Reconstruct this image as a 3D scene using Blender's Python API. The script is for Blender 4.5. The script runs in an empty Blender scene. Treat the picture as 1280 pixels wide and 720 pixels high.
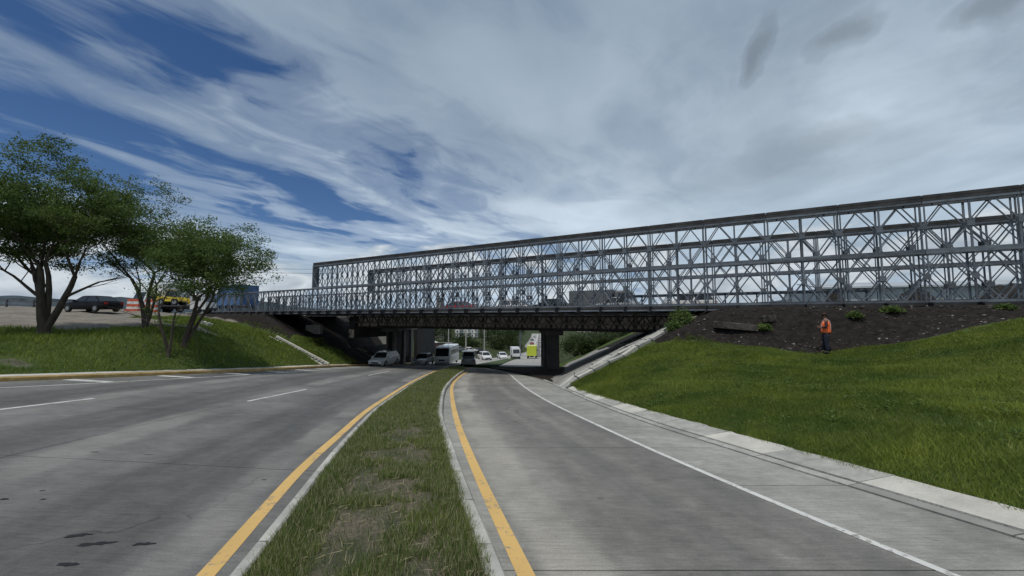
import bpy, bmesh, math, random
import numpy as np
from mathutils import Vector, Matrix
random.seed(4); RNG = np.random.default_rng(7)
sc = bpy.context.scene
COL = sc.collection
PI = math.pi

# ------------------------------------------------------------------ camera
cd = bpy.data.cameras.new('camera'); cam = bpy.data.objects.new('camera', cd); COL.objects.link(cam)
cd.sensor_width = 36.0; cd.lens = 500.0/1280*36; cd.clip_start = .05; cd.clip_end = 20000
cam.location = (0, 0, 0); cam.rotation_euler = (PI/2 + math.atan(37/500.0), 0, 0)
sc.camera = cam

# ------------------------------------------------------------------ light
sc.view_settings.view_transform = 'Standard'; sc.view_settings.look = 'None'
sc.view_settings.exposure = -0.16; sc.view_settings.gamma = 1
SUN_DIR = Vector((0.20, 0.30, -1.0)).normalized()          # way the light travels
sl = bpy.data.lights.new('sun', 'SUN'); sl.energy = 2.8; sl.angle = math.radians(0.6); sl.color = (1, .95, .87)
so = bpy.data.objects.new('sun', sl); COL.objects.link(so)
so.rotation_euler = SUN_DIR.to_track_quat('-Z', 'Y').to_euler()
sun_el = math.asin(-SUN_DIR.z); sun_az = math.atan2(-SUN_DIR.x, -SUN_DIR.y)

W = bpy.data.worlds.new('World'); sc.world = W; W.use_nodes = True
def build_sky():
    nt = W.node_tree; N = nt.nodes; L = nt.links; N.clear()
    def n(t, **k):
        x = N.new(t)
        for a, b in k.items(): setattr(x, a, b)
        return x
    def val(s, v):
        if isinstance(v, (int, float)): s.default_value = v
        elif isinstance(v, (tuple, list)): s.default_value = v
        else: L.new(v, s)
    def m(op, a, b=0.0, c=0.0, clamp=False):
        x = n('ShaderNodeMath', operation=op, use_clamp=clamp); val(x.inputs[0], a); val(x.inputs[1], b); val(x.inputs[2], c); return x.outputs[0]
    def vm(op, a, b=(0, 0, 0)):
        x = n('ShaderNodeVectorMath', operation=op); val(x.inputs[0], a); val(x.inputs[1], b); return x
    def noise(vec, scale, detail=5, rough=.5, dist=0):
        x = n('ShaderNodeTexNoise'); L.new(vec, x.inputs['Vector']); x.inputs['Scale'].default_value = scale
        x.inputs['Detail'].default_value = detail; x.inputs['Roughness'].default_value = rough; x.inputs['Distortion'].default_value = dist
        return x.outputs['Fac']
    def ramp(f, pts, mode='LINEAR'):
        x = n('ShaderNodeValToRGB'); x.color_ramp.interpolation = mode; e = x.color_ramp.elements
        while len(e) > 1: e.remove(e[0])
        for i, (p, c) in enumerate(pts):
            q = e[0] if i == 0 else e.new(p); q.position = p
            q.color = (c, c, c, 1) if isinstance(c, (int, float)) else (*c, 1)
        L.new(f, x.inputs[0]); return x.outputs[0]
    def mix(f, a, b):
        x = n('ShaderNodeMix', data_type='RGBA'); val(x.inputs[0], f); val(x.inputs[6], a); val(x.inputs[7], b); return x.outputs[2]
    sky = n('ShaderNodeTexSky', sky_type='NISHITA'); sky.sun_disc = False
    sky.sun_elevation = sun_el; sky.sun_rotation = sun_az % (2*PI); sky.altitude = 1200; sky.air_density = 1.0; sky.dust_density = .4; sky.ozone_density = 2.5
    d = vm('NORMALIZE', n('ShaderNodeTexCoord').outputs['Generated']).outputs[0]
    sp = n('ShaderNodeSeparateXYZ'); L.new(d, sp.inputs[0]); dx, dy, dz = sp.outputs
    zz = m('ADD', m('MAXIMUM', dz, 0.0), .035)
    px = m('DIVIDE', dx, zz); py = m('DIVIDE', dy, zz)          # position on a flat cloud deck, in deck heights
    a = m('ADD', m('MULTIPLY', px, .46), m('MULTIPLY', py, .89))
    b = m('SUBTRACT', m('MULTIPLY', px, .89), m('MULTIPLY', py, .46))
    def vec(x, y, z=0.0):
        c = n('ShaderNodeCombineXYZ'); val(c.inputs[0], x); val(c.inputs[1], y); val(c.inputs[2], z); return c.outputs[0]
    warp = noise(vec(m('MULTIPLY', a, .5), m('MULTIPLY', b, .6)), 1.0, 3, .5)
    bw = m('ADD', b, m('MULTIPLY', m('SUBTRACT', warp, .5), 1.7))
    bias = ramp(m('DIVIDE', m('ADD', bw, 12.0), 14.0, clamp=True),
                [(0, .30), (.30, .40), (.45, .62), (.56, .62), (.632, .20), (.665, .18), (.70, .62), (.735, .30), (.77, .66), (.82, .90), (1, 1.0)])
    wn = n('ShaderNodeTexNoise'); L.new(vec(px, py, 2.0), wn.inputs['Vector']); wn.inputs['Scale'].default_value = .7; wn.inputs['Detail'].default_value = 3
    ws = n('ShaderNodeVectorMath', operation='MULTIPLY_ADD'); L.new(wn.outputs['Color'], ws.inputs[0]); ws.inputs[1].default_value = (1.6, 1.6, 0); L.new(vec(m('MULTIPLY', a, .55), m('MULTIPLY', b, 1.15)), ws.inputs[2])
    wisp = noise(ws.outputs[0], 1.0, 7, .52, .5)
    fine = noise(vec(m('MULTIPLY', a, 1.5), m('MULTIPLY', b, 3.2), 3.0), 1.0, 6, .55, 1.6)
    dens = m('ADD', bias, m('ADD', m('MULTIPLY', m('SUBTRACT', wisp, .5), 1.5), m('MULTIPLY', m('SUBTRACT', fine, .5), .62)))
    dens = m('ADD', dens, ramp(m('MULTIPLY', a, .1), [(.24, 0), (.42, .32)]))
    dens = ramp(dens, [(.22, 0), (.45, .45), (.72, .85), (1.0, 1)], 'EASE')
    # shade of the sheet
    big = noise(vec(m('MULTIPLY', px, .55), m('MULTIPLY', py, .4), 5.0), 1.0, 4, .5, .3)
    sheet = ramp(m('ADD', m('MULTIPLY', wisp, .35), m('MULTIPLY', big, .65)), [(.34, (2.9, 3.75, 4.6)), (.5, (4.2, 5.1, 6.0)), (.66, (6.0, 6.9, 7.8))])
    blue = mix(.60, sky.outputs[0], (.04, .62, 2.15, 1))
    lowmix = ramp(dz, [(0, 1), (.20, 0)])
    blue = mix(m('MULTIPLY', lowmix, .55), blue, (1.7, 3.1, 5.3, 1))
    col = mix(dens, blue, sheet)
    lum = ramp(dz, [(0, (1.22, 1.24, 1.26)), (.22, (1.16, 1.18, 1.20)), (.42, (.97, .99, 1.02)), (.7, (.86, .89, .93))])
    mm = n('ShaderNodeMix', data_type='RGBA', blend_type='MULTIPLY'); mm.inputs[0].default_value = 1; L.new(col, mm.inputs[6]); L.new(lum, mm.inputs[7]); col = mm.outputs[2]
    # heaped clouds low over the horizon
    cu = noise(vec(m('MULTIPLY', dx, 1.0), m('MULTIPLY', dy, 1.0), m('MULTIPLY', dz, 2.6)), 5.5, 7, .55, .2)
    band = ramp(dz, [(.0, .72), (.05, .95), (.11, 1.0), (.17, .8), (.23, 0)])
    cum = ramp(m('MULTIPLY', cu, m('ADD', m('MULTIPLY', band, .75), .25)), [(.41, 0), (.50, 1)], 'EASE')
    cucol = ramp(cu, [(.45, (4.8, 5.6, 6.4)), (.56, (7.2, 7.8, 8.3)), (.68, (4.4, 5.1, 5.9))])
    col = mix(m('MULTIPLY', cum, .95), col, cucol)
    # grey bank low on the right, darker sheet
    right = ramp(m('ADD', m('MULTIPLY', dx, .5), .5), [(.60, 0), (.80, 1)])
    gl = noise(vec(m('MULTIPLY', dx, 2.0), m('MULTIPLY', dy, 2.0), m('MULTIPLY', dz, 7.0)), 1.3, 5, .55, .3)
    gm = m('MULTIPLY', right, ramp(gl, [(.42, 0), (.62, .55)]))
    col = mix(gm, col, (3.1, 3.8, 4.5, 1))
    # three small dark scud clouds
    wv = n('ShaderNodeTexNoise'); L.new(d, wv.inputs['Vector']); wv.inputs['Scale'].default_value = 9; wv.inputs['Detail'].default_value = 5
    dw = vm('ADD', d, vm('SCALE', vm('SUBTRACT', wv.outputs['Color'], (.5, .5, .5)).outputs[0]).outputs[0])
    dw.inputs[1].default_value = (0, 0, 0)
    s_ = n('ShaderNodeVectorMath', operation='SCALE'); L.new(vm('SUBTRACT', wv.outputs['Color'], (.5, .5, .5)).outputs[0], s_.inputs[0]); s_.inputs['Scale'].default_value = .11
    dwv = vm('ADD', d, s_.outputs[0]).outputs[0]
    for (c, rx, rz, tilt, st) in (((0.4641, 0.7253, 0.5084), .030, .062, -.45, .62), ((0.5719, 0.6599, 0.4873), .048, .040, .1, .5), ((0.7047, 0.5509, 0.4472), .07, .040, .1, .6), ((0.5621, 0.7584, 0.3301), .14, .05, 0, .3)):
        cv = Vector(c).normalized()
        rt = cv.cross(Vector((0, 0, 1))).normalized(); up = rt.cross(cv)
        r2 = rt*math.cos(tilt) + up*math.sin(tilt); u2 = up*math.cos(tilt) - rt*math.sin(tilt)
        df = vm('SUBTRACT', dwv, tuple(cv)).outputs[0]
        e1 = vm('DOT_PRODUCT', df, tuple(r2/rx)).outputs['Value']; e2 = vm('DOT_PRODUCT', df, tuple(u2/rz)).outputs['Value']
        rr = m('ADD', m('MULTIPLY', e1, e1), m('MULTIPLY', e2, e2))
        front = vm('DOT_PRODUCT', d, tuple(cv)).outputs['Value']
        g = m('MULTIPLY', ramp(rr, [(0, st), (.45, st*.5), (1, 0)], 'EASE'), m('GREATER_THAN', front, .3))
        col = mix(g, col, (1.75, 2.1, 2.6, 1))
    bg = n('ShaderNodeBackground'); L.new(col, bg.inputs[0]); bg.inputs[1].default_value = .10
    out = n('ShaderNodeOutputWorld'); L.new(bg.outputs[0], out.inputs[0])
build_sky()

# ------------------------------------------------------------------ helpers
def tag(o, label=None, cat=None, group=None, kind=None):
    if label: o['label'] = label
    if cat: o['category'] = cat
    if group: o['group'] = group
    if kind: o['kind'] = kind
    return o
def empty(name, loc=(0, 0, 0), rz=0.0, label=None, cat=None, group=None):
    o = bpy.data.objects.new(name, None); COL.objects.link(o); o.location = loc; o.rotation_euler = (0, 0, rz)
    o.empty_display_size = .3
    return tag(o, label, cat, group)
def link(name, me, parent=None):
    o = bpy.data.objects.new(name, me); COL.objects.link(o)
    if parent: o.parent = parent
    return o
class MB:
    def __init__(s): s.v = []; s.f = []; s.uv = None
    def add(s, vs, fs):
        k = len(s.v); s.v += [tuple(p) for p in vs]; s.f += [tuple(i+k for i in f) for f in fs]; return s
    def box(s, c, size, M=None):
        x, y, z = [q/2 for q in size]
        vs = [Vector((a*x, b*y, e*z)) for e in (-1, 1) for b in (-1, 1) for a in (-1, 1)]
        if M: vs = [M @ p for p in vs]
        c = Vector(c); return s.add([p+c for p in vs], [(0, 2, 3, 1), (4, 5, 7, 6), (0, 1, 5, 4), (2, 6, 7, 3), (0, 4, 6, 2), (1, 3, 7, 5)])
    def beam(s, p, q, w, h, up=(0, 0, 1)):
        p = Vector(p); q = Vector(q); d = (q-p).normalized(); up = Vector(up)
        sd = d.cross(up)
        if sd.length < 1e-4: sd = d.cross(Vector((1, 0, 0)))
        sd.normalize(); u = sd.cross(d)
        vs = [e + sd*(a*w/2) + u*(b*h/2) for e in (p, q) for a, b in ((-1, -1), (1, -1), (1, 1), (-1, 1))]
        return s.add(vs, [(0, 1, 2, 3)[::-1], (4, 5, 6, 7), (0, 4, 5, 1)[::-1], (1, 5, 6, 2)[::-1], (2, 6, 7, 3)[::-1], (3, 7, 4, 0)[::-1]])
    def tube(s, pts, rs, n=8, cap=True):
        pts = [Vector(p) for p in pts]; k = len(s.v); ref = Vector((.13, .21, .97))
        for i, p in enumerate(pts):
            d = (pts[min(i+1, len(pts)-1)] - pts[max(i-1, 0)]).normalized()
            a = d.cross(ref)
            if a.length < 1e-3: a = d.cross(Vector((1, 0, 0)))
            a.normalize(); b = d.cross(a)
            r = rs[i] if isinstance(rs, (list, tuple)) else rs
            for j in range(n):
                t = 2*PI*j/n; s.v.append(tuple(p + a*math.cos(t)*r + b*math.sin(t)*r))
        for i in range(len(pts)-1):
            for j in range(n):
                s.f.append((k+i*n+j, k+i*n+(j+1) % n, k+(i+1)*n+(j+1) % n, k+(i+1)*n+j))
        if cap:
            s.f.append(tuple(k+j for j in range(n))[::-1]); s.f.append(tuple(k+(len(pts)-1)*n+j for j in range(n)))
        return s
    def loft(s, rings, closed=True, cap=True):
        k = len(s.v); n = len(rings[0])
        for r in rings: s.v += [tuple(p) for p in r]
        for i in range(len(rings)-1):
            for j in range(n if closed else n-1):
                s.f.append((k+i*n+j, k+i*n+(j+1) % n, k+(i+1)*n+(j+1) % n, k+(i+1)*n+j))
        if cap:
            s.f.append(tuple(k+j for j in range(n))[::-1]); s.f.append(tuple(k+(len(rings)-1)*n+j for j in range(n)))
        return s
    def mesh(s, name, mat, smooth=False, uv=None):
        me = bpy.data.meshes.new(name); me.from_pydata(s.v, [], s.f)
        if mat: me.materials.append(mat)
        if smooth: me.polygons.foreach_set('use_smooth', [True]*len(me.polygons))
        if uv is not None:
            l = me.uv_layers.new(name='UV'); li = np.zeros(len(me.loops), dtype=np.int32); me.loops.foreach_get('vertex_index', li)
            l.data.foreach_set('uv', np.asarray(uv, dtype=np.float32)[li].ravel())
        me.update(); return me
    def build(s, name, mat, parent=None, smooth=False, uv=None):
        return link(name, s.mesh(name, mat, smooth, uv), parent)
def ico(mb, c, r, seed=0, jit=.25, sub=1, flat=1.0):
    bm = bmesh.new(); bmesh.ops.create_icosphere(bm, subdivisions=sub, radius=1)
    rr = random.Random(seed)
    vs = [Vector((v.co.x*r, v.co.y*r, v.co.z*r*flat))*(1+rr.uniform(-jit, jit)) + Vector(c) for v in bm.verts]
    mb.add(vs, [[v.index for v in f.verts] for f in bm.faces]); bm.free()

# ------------------------------------------------------------------ materials
MATS = {}
def mat(name, col, rough=.7, metal=0, var=.15, scale=3.0, bump=0.0, bscale=None, spec=.4, col2=None, coord='Object', stretch=(1, 1, 1), emit=None, coat=0):
    if name in MATS: return MATS[name]
    m = bpy.data.materials.new(name); m.use_nodes = True; nt = m.node_tree; L = nt.links
    b = nt.nodes['Principled BSDF']; b.inputs['Roughness'].default_value = rough; b.inputs['Metallic'].default_value = metal
    b.inputs['Specular IOR Level'].default_value = spec; b.inputs['Coat Weight'].default_value = coat
    tc = nt.nodes.new('ShaderNodeTexCoord'); mp = nt.nodes.new('ShaderNodeMapping'); L.new(tc.outputs[coord], mp.inputs[0]); mp.inputs['Scale'].default_value = stretch
    nz = nt.nodes.new('ShaderNodeTexNoise'); nz.inputs['Scale'].default_value = scale; nz.inputs['Detail'].default_value = 6; nz.inputs['Roughness'].default_value = .6
    L.new(mp.outputs[0], nz.inputs['Vector'])
    r = nt.nodes.new('ShaderNodeValToRGB'); L.new(nz.outputs['Fac'], r.inputs[0])
    c1 = [c*(1-var) for c in col]; c2 = col2 if col2 else [min(1, c*(1+var)) for c in col]
    r.color_ramp.elements[0].position = .32; r.color_ramp.elements[1].position = .68
    r.color_ramp.elements[0].color = (*c1, 1); r.color_ramp.elements[1].color = (*c2, 1)
    L.new(r.outputs[0], b.inputs['Base Color'])
    if bump:
        bz = nt.nodes.new('ShaderNodeTexNoise'); bz.inputs['Scale'].default_value = bscale or scale*4; bz.inputs['Detail'].default_value = 5; L.new(mp.outputs[0], bz.inputs['Vector'])
        bp = nt.nodes.new('ShaderNodeBump'); bp.inputs['Strength'].default_value = bump; bp.inputs['Distance'].default_value = .05; L.new(bz.outputs['Fac'], bp.inputs['Height']); L.new(bp.outputs[0], b.inputs['Normal'])
    MATS[name] = m; return m
STEEL = mat('galvanised_steel', (.150, .166, .190), .45, .3, .35, 1.7, .1)
nt_ = STEEL.node_tree; oi = nt_.nodes.new('ShaderNodeObjectInfo'); mr = nt_.nodes.new('ShaderNodeMapRange'); mr.inputs['To Min'].default_value = .72; mr.inputs['To Max'].default_value = 1.2; nt_.links.new(oi.outputs['Random'], mr.inputs[0])
vm_ = nt_.nodes.new('ShaderNodeVectorMath'); vm_.operation = 'SCALE'; nt_.links.new(nt_.nodes['Color Ramp'].outputs[0], vm_.inputs[0]); nt_.links.new(mr.outputs[0], vm_.inputs['Scale']); nt_.links.new(vm_.outputs[0], nt_.nodes['Principled BSDF'].inputs['Base Color'])
GIRD = mat('girder_steel', (.13, .125, .12), .6, .2, .4, 2.0, .15)
STEELD = mat('dark_steel', (.075, .075, .085), .55, .45, .4, 2.0, .15)
RUST = mat('weathered_chord_steel', (.035, .033, .034), .6, .2, .4, 1.3, .15, col2=(.075, .072, .072))
CONC = mat('pale_concrete', (.40, .39, .36), .88, 0, .22, 1.6, .35, 14)
CONCD = mat('aged_concrete', (.26, .255, .24), .9, 0, .3, .6, .3, 9)
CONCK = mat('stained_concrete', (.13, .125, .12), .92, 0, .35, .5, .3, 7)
KERB = mat('kerb_concrete', (.34, .335, .31), .88, 0, .25, 3.5, .35, 25)
KERBB = mat('fresh_kerb_concrete', (.48, .465, .42), .88, 0, .2, 1.7, .35, 25)
YKERB = mat('worn_yellow_paint', (.50, .31, .09), .75, 0, .25, 2.2, .2, col2=(.62, .44, .20))
GLASS = mat('dark_glass', (.02, .025, .03), .12, 0, .1, 1, spec=.7)
RUBBER = mat('tyre_rubber', (.02, .02, .02), .85)
RIM = mat('wheel_rim', (.35, .35, .36), .35, .8)
LAMPG = mat('lamp_glass', (.6, .6, .58), .15, 0, spec=.7)
TAILR = mat('tail_lamp_red', (.35, .02, .02), .25)
BLACKP = mat('black_plastic', (.03, .03, .032), .6)
BARK = mat('bark', (.075, .06, .048), .9, 0, .4, 5, .7, 18, stretch=(1, 1, .25))
def paint(name, c, rough=.3): return mat(name, c, rough, .0, .05, 1, coat=.5)
WHITE = paint('white_car_paint', (.72, .72, .72)); SILVER = paint('silver_car_paint', (.38, .39, .40)); BLACKC = mat('black_car_paint', (.008, .009, .011), .4, 0, .1, 1, spec=.15)
YELLOW = paint('yellow_truck_paint', (.68, .50, .03), .45); LIME = paint('lime_truck_paint', (.55, .62, .05), .5)
BLUEC = paint('blue_box_paint', (.025, .10, .26), .5); REDC = paint('red_car_paint', (.35, .03, .03)); GREYC = paint('grey_car_paint', (.15, .155, .16))

def node_mat(name):
    m = bpy.data.materials.new(name); m.use_nodes = True; nt = m.node_tree; L = nt.links; b = nt.nodes['Principled BSDF']
    class K: pass
    k = K(); k.m = m; k.b = b; k.L = L; k.nt = nt
    def n(t, **kw):
        x = nt.nodes.new(t)
        for q, v in kw.items(): setattr(x, q, v)
        return x
    def val(s, v):
        if isinstance(v, (int, float)): s.default_value = v
        elif isinstance(v, (tuple, list)): s.default_value = v
        else: L.new(v, s)
    def ma(op, a, b=0.0, c=0.0, clamp=False):
        x = n('ShaderNodeMath', operation=op, use_clamp=clamp); val(x.inputs[0], a); val(x.inputs[1], b); val(x.inputs[2], c); return x.outputs[0]
    def noise(v, scale, detail=5, rough=.55, dist=0, stretch=None):
        if stretch:
            mp = n('ShaderNodeMapping'); L.new(v, mp.inputs[0]); mp.inputs['Scale'].default_value = stretch; v = mp.outputs[0]
        x = n('ShaderNodeTexNoise'); L.new(v, x.inputs['Vector']); x.inputs['Scale'].default_value = scale; x.inputs['Detail'].default_value = detail
        x.inputs['Roughness'].default_value = rough; x.inputs['Distortion'].default_value = dist; return x.outputs['Fac']
    def ramp(f, pts, mode='LINEAR'):
        x = n('ShaderNodeValToRGB'); x.color_ramp.interpolation = mode; e = x.color_ramp.elements
        while len(e) > 1: e.remove(e[0])
        for i, (p, c) in enumerate(pts):
            q = e[0] if i == 0 else e.new(p); q.position = p; q.color = (c, c, c, 1) if isinstance(c, (int, float)) else (*c, 1)
        val(x.inputs[0], f); return x.outputs[0]
    def mix(f, a, b, bt='MIX'):
        x = n('ShaderNodeMix', data_type='RGBA', blend_type=bt); val(x.inputs[0], f); val(x.inputs[6], a); val(x.inputs[7], b); return x.outputs[2]
    def bump(h, st, dist=.02):
        x = n('ShaderNodeBump'); x.inputs['Strength'].default_value = st; x.inputs['Distance'].default_value = dist; L.new(h, x.inputs['Height']); L.new(x.outputs[0], b.inputs['Normal'])
    k.n, k.ma, k.noise, k.ramp, k.mix, k.bump = n, ma, noise, ramp, mix, bump
    k.pos = n('ShaderNodeNewGeometry').outputs['Position']
    return k
def road_mat(name, base, tracks, bands, dark=.55):
    k = node_mat(name); uv = k.n('ShaderNodeUVMap').outputs[0]; s = k.n('ShaderNodeSeparateXYZ'); k.L.new(uv, s.inputs[0]); u = s.outputs[0]
    blot = k.noise(k.pos, .35, 6, .6, .6); streak = k.noise(uv, 1.0, 6, .6, .3, (1.6, .14, 1)); tine = k.noise(uv, 1.0, 5, .75, 0, (2.5, 26, 1)); grit = k.noise(k.pos, 60, 4, .8)
    uw = k.ma('ADD', u, k.ma('MULTIPLY', k.ma('SUBTRACT', k.noise(uv, .25, 3), .5), .9))
    f = None
    for c, w in tracks:
        g = k.ma('SUBTRACT', 1.0, k.ma('DIVIDE', k.ma('ABSOLUTE', k.ma('SUBTRACT', uw, c)), w), clamp=True)
        f = g if f is None else k.ma('MAXIMUM', f, g)
    f = k.ma('MULTIPLY', k.ramp(f, [(0, 0), (.6, 1)], 'EASE'), k.ramp(streak, [(.3, .35), (.6, 1)]))
    col = k.mix(k.ramp(blot, [(.3, 0), (.7, 1)]), tuple(c*.70 for c in base)+(1,), tuple(c*1.22 for c in base)+(1,))
    col = k.mix(k.ma('MULTIPLY', f, dark), col, (base[0]*.36, base[1]*.37, base[2]*.40, 1))
    mot = k.noise(k.pos, 3.2, 5, .7); col = k.mix(.75, col, k.mix(k.ramp(mot, [(.33, 0), (.67, 1)]), (.78, .78, .77, 1), (1.16, 1.16, 1.14, 1)), 'MULTIPLY')
    h = None
    for c, w in bands:
        g = k.ma('SUBTRACT', 1.0, k.ma('DIVIDE', k.ma('ABSOLUTE', k.ma('SUBTRACT', uw, c)), w), clamp=True)
        h = g if h is None else k.ma('MAXIMUM', h, g)
    if h is not None:
        h = k.ma('MULTIPLY', k.ramp(h, [(0, 0), (.5, 1)], 'EASE'), k.ramp(k.noise(uv, .4, 4), [(.38, 0), (.6, .8)])); col = k.mix(h, col, (base[0]*1.45, base[1]*1.42, base[2]*1.36, 1))
    col = k.mix(.7, col, k.mix(k.ramp(tine, [(.3, 0), (.7, 1)]), (.64, .64, .64, 1), (1.26, 1.26, 1.25, 1)), 'MULTIPLY')
    col = k.mix(.8, col, k.mix(k.ramp(grit, [(.3, 0), (.7, 1)]), (.72, .72, .72, 1), (1.25, 1.25, 1.25, 1)), 'MULTIPLY')
    vw = k.n('ShaderNodeTexNoise'); k.L.new(k.pos, vw.inputs['Vector']); vw.inputs['Scale'].default_value = .9; vw.inputs['Detail'].default_value = 5
    va = k.n('ShaderNodeVectorMath', operation='MULTIPLY_ADD'); k.L.new(vw.outputs['Color'], va.inputs[0]); va.inputs[1].default_value = (1.3, 1.3, 0); k.L.new(k.pos, va.inputs[2])
    vo = k.n('ShaderNodeTexVoronoi', feature='DISTANCE_TO_EDGE'); k.L.new(va.outputs[0], vo.inputs['Vector']); vo.inputs['Scale'].default_value = .22
    cr = k.ma('MULTIPLY', k.ramp(vo.outputs['Distance'], [(.0012, 1), (.0028, 0)]), k.ramp(k.noise(k.pos, .16, 3), [(.50, 0), (.56, .75)]))
    col = k.mix(cr, col, (.03, .03, .03, 1))
    spots = k.ramp(k.noise(k.pos, 5.5, 3, .5), [(.26, 1), (.29, 0)]); col = k.mix(k.ma('MULTIPLY', spots, .35), col, (.03, .03, .03, 1))
    k.L.new(col, k.b.inputs['Base Color']); k.b.inputs['Roughness'].default_value = .82; k.b.inputs['Specular IOR Level'].default_value = .35
    k.bump(k.ma('ADD', tine, k.ma('MULTIPLY', grit, .6)), .5, .01)
    MATS[name] = k.m; return k.m
LEFTROAD = road_mat('left_road_concrete', (.162, .160, .157), [(-1.6, 1.2), (-5.4, 1.4), (-9.5, 1.4)], [(-4.0, .55), (-8.1, .6), (-.45, .35)], .62)
RAMPROAD = road_mat('ramp_concrete', (.252, .243, .225), [(1.75, 1.0), (3.1, .8)], [(.5, .4)], .55)
SHOULD = road_mat('shoulder_concrete', (.30, .295, .275), [(9, .1)], [(5, .1)], .2)
FARROAD = road_mat('far_road_concrete', (.34, .335, .32), [(0, 1.5), (-6, 1.2)], [(3, 1)], .3)
def line_mat(name, col, wear):
    k = node_mat(name)
    g = k.noise(k.pos, 14, 6, .7); l = k.noise(k.pos, 2.2, 4, .6)
    f = k.ma('ADD', k.ma('MULTIPLY', g, .6), k.ma('MULTIPLY', l, .4))
    c = k.mix(k.ramp(f, [(wear-.05, 1), (wear+.03, 0)]), (*col, 1), (.22, .21, .19, 1))
    c = k.mix(k.ramp(k.noise(k.pos, .8, 4), [(.35, 0), (.7, .45)]), c, tuple(q*.68 for q in col)+(1,))
    k.L.new(c, k.b.inputs['Base Color']); k.b.inputs['Roughness'].default_value = .7; MATS[name] = k.m; return k.m
YLINE = line_mat('yellow_road_paint', (.66, .43, .15), .43); WLINE = line_mat('white_road_paint', (.62, .62, .60), .45)
def ground_mat():
    k = node_mat('ground_cover'); at = k.n('ShaderNodeAttribute', attribute_name='cover'); s = k.n('ShaderNodeSeparateColor'); k.L.new(at.outputs['Color'], s.inputs[0])
    nz = k.noise(k.pos, .55, 6, .65, .5); n2 = k.noise(k.pos, 4, 6, .7); n3 = k.noise(k.pos, 22, 4, .7)
    def edge(ch, w=.5):
        return k.ramp(k.ma('ADD', s.outputs[ch], k.ma('MULTIPLY', k.ma('SUBTRACT', k.ma('ADD', k.ma('MULTIPLY', nz, .5), k.ma('MULTIPLY', n2, .5)), .5), w)), [(.42, 0), (.58, 1)])
    soil = k.mix(k.ramp(nz, [(.35, 0), (.65, 1)]), (.045, .075, .018, 1), (.075, .105, .028, 1))
    soil = k.mix(k.ramp(n2, [(.50, 0), (.75, .45)]), soil, (.10, .08, .05, 1))
    grav = k.mix(k.ramp(n2, [(.3, 0), (.7, 1)]), (.16, .14, .115, 1), (.31, .285, .245, 1)); grav = k.mix(k.ramp(nz, [(.45, 0), (.62, .6)]), grav, (.13, .12, .11, 1))
    dirt = k.mix(k.ramp(n2, [(.35, 0), (.68, 1)]), (.012, .0105, .0095, 1), (.036, .031, .028, 1)); dirt = k.mix(k.ramp(n3, [(.62, 0), (.75, .4)]), dirt, (.12, .105, .09, 1))
    pave = k.mix(k.ramp(n2, [(.3, 0), (.7, 1)]), (.20, .195, .18, 1), (.33, .32, .30, 1))
    c = k.mix(edge(0), soil, grav); c = k.mix(edge(1), c, dirt); c = k.mix(edge(2, .15), c, pave)
    k.L.new(c, k.b.inputs['Base Color']); k.b.inputs['Roughness'].default_value = .95; k.b.inputs['Specular IOR Level'].default_value = .15
    k.bump(k.ma('ADD', n2, k.ma('MULTIPLY', n3, .5)), .8, .12); return k.m
GROUND = ground_mat()
def blade_mat(name, lo, hi, dry, dryamt=.62, trans=.25):
    k = node_mat(name); at = k.n('ShaderNodeAttribute', attribute_name='tone'); s = k.n('ShaderNodeSeparateColor'); k.L.new(at.outputs['Color'], s.inputs[0])
    c = k.mix(s.outputs[0], (*lo, 1), (*hi, 1)); big = k.noise(k.pos, .45, 4, .6, .4)
    c = k.mix(k.ramp(big, [(.4, 0), (.7, .6)]), c, (hi[0]*1.25, hi[1]*1.1, hi[2]*.8, 1))
    c = k.mix(k.ramp(s.outputs[1], [(dryamt, 0), (dryamt+.06, 1)]), c, (*dry, 1))
    k.L.new(c, k.b.inputs['Base Color']); k.b.inputs['Roughness'].default_value = .75; k.b.inputs['Specular IOR Level'].default_value = .15
    if trans:
        tb = k.n('ShaderNodeBsdfTranslucent'); k.L.new(k.mix(.5, c, (hi[0]*1.6, hi[1]*1.6, hi[2], 1)), tb.inputs['Color']); ms = k.n('ShaderNodeMixShader'); ms.inputs[0].default_value = trans
        k.L.new(k.b.outputs[0], ms.inputs[1]); k.L.new(tb.outputs[0], ms.inputs[2]); k.L.new(ms.outputs[0], k.nt.nodes['Material Output'].inputs['Surface'])
    return k.m
BLADE = blade_mat('grass_blades', (.060, .105, .022), (.185, .240, .050), (.28, .26, .12), .95)
BLADEM = blade_mat('median_grass_blades', (.080, .120, .036), (.150, .200, .060), (.42, .37, .24), .72)
LEAF = blade_mat('tree_leaves', (.034, .064, .022), (.11, .165, .05), (.15, .18, .06), .95)
LEAFF = blade_mat('far_leaves', (.010, .020, .008), (.032, .054, .016), (.10, .09, .04), .93)

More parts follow.
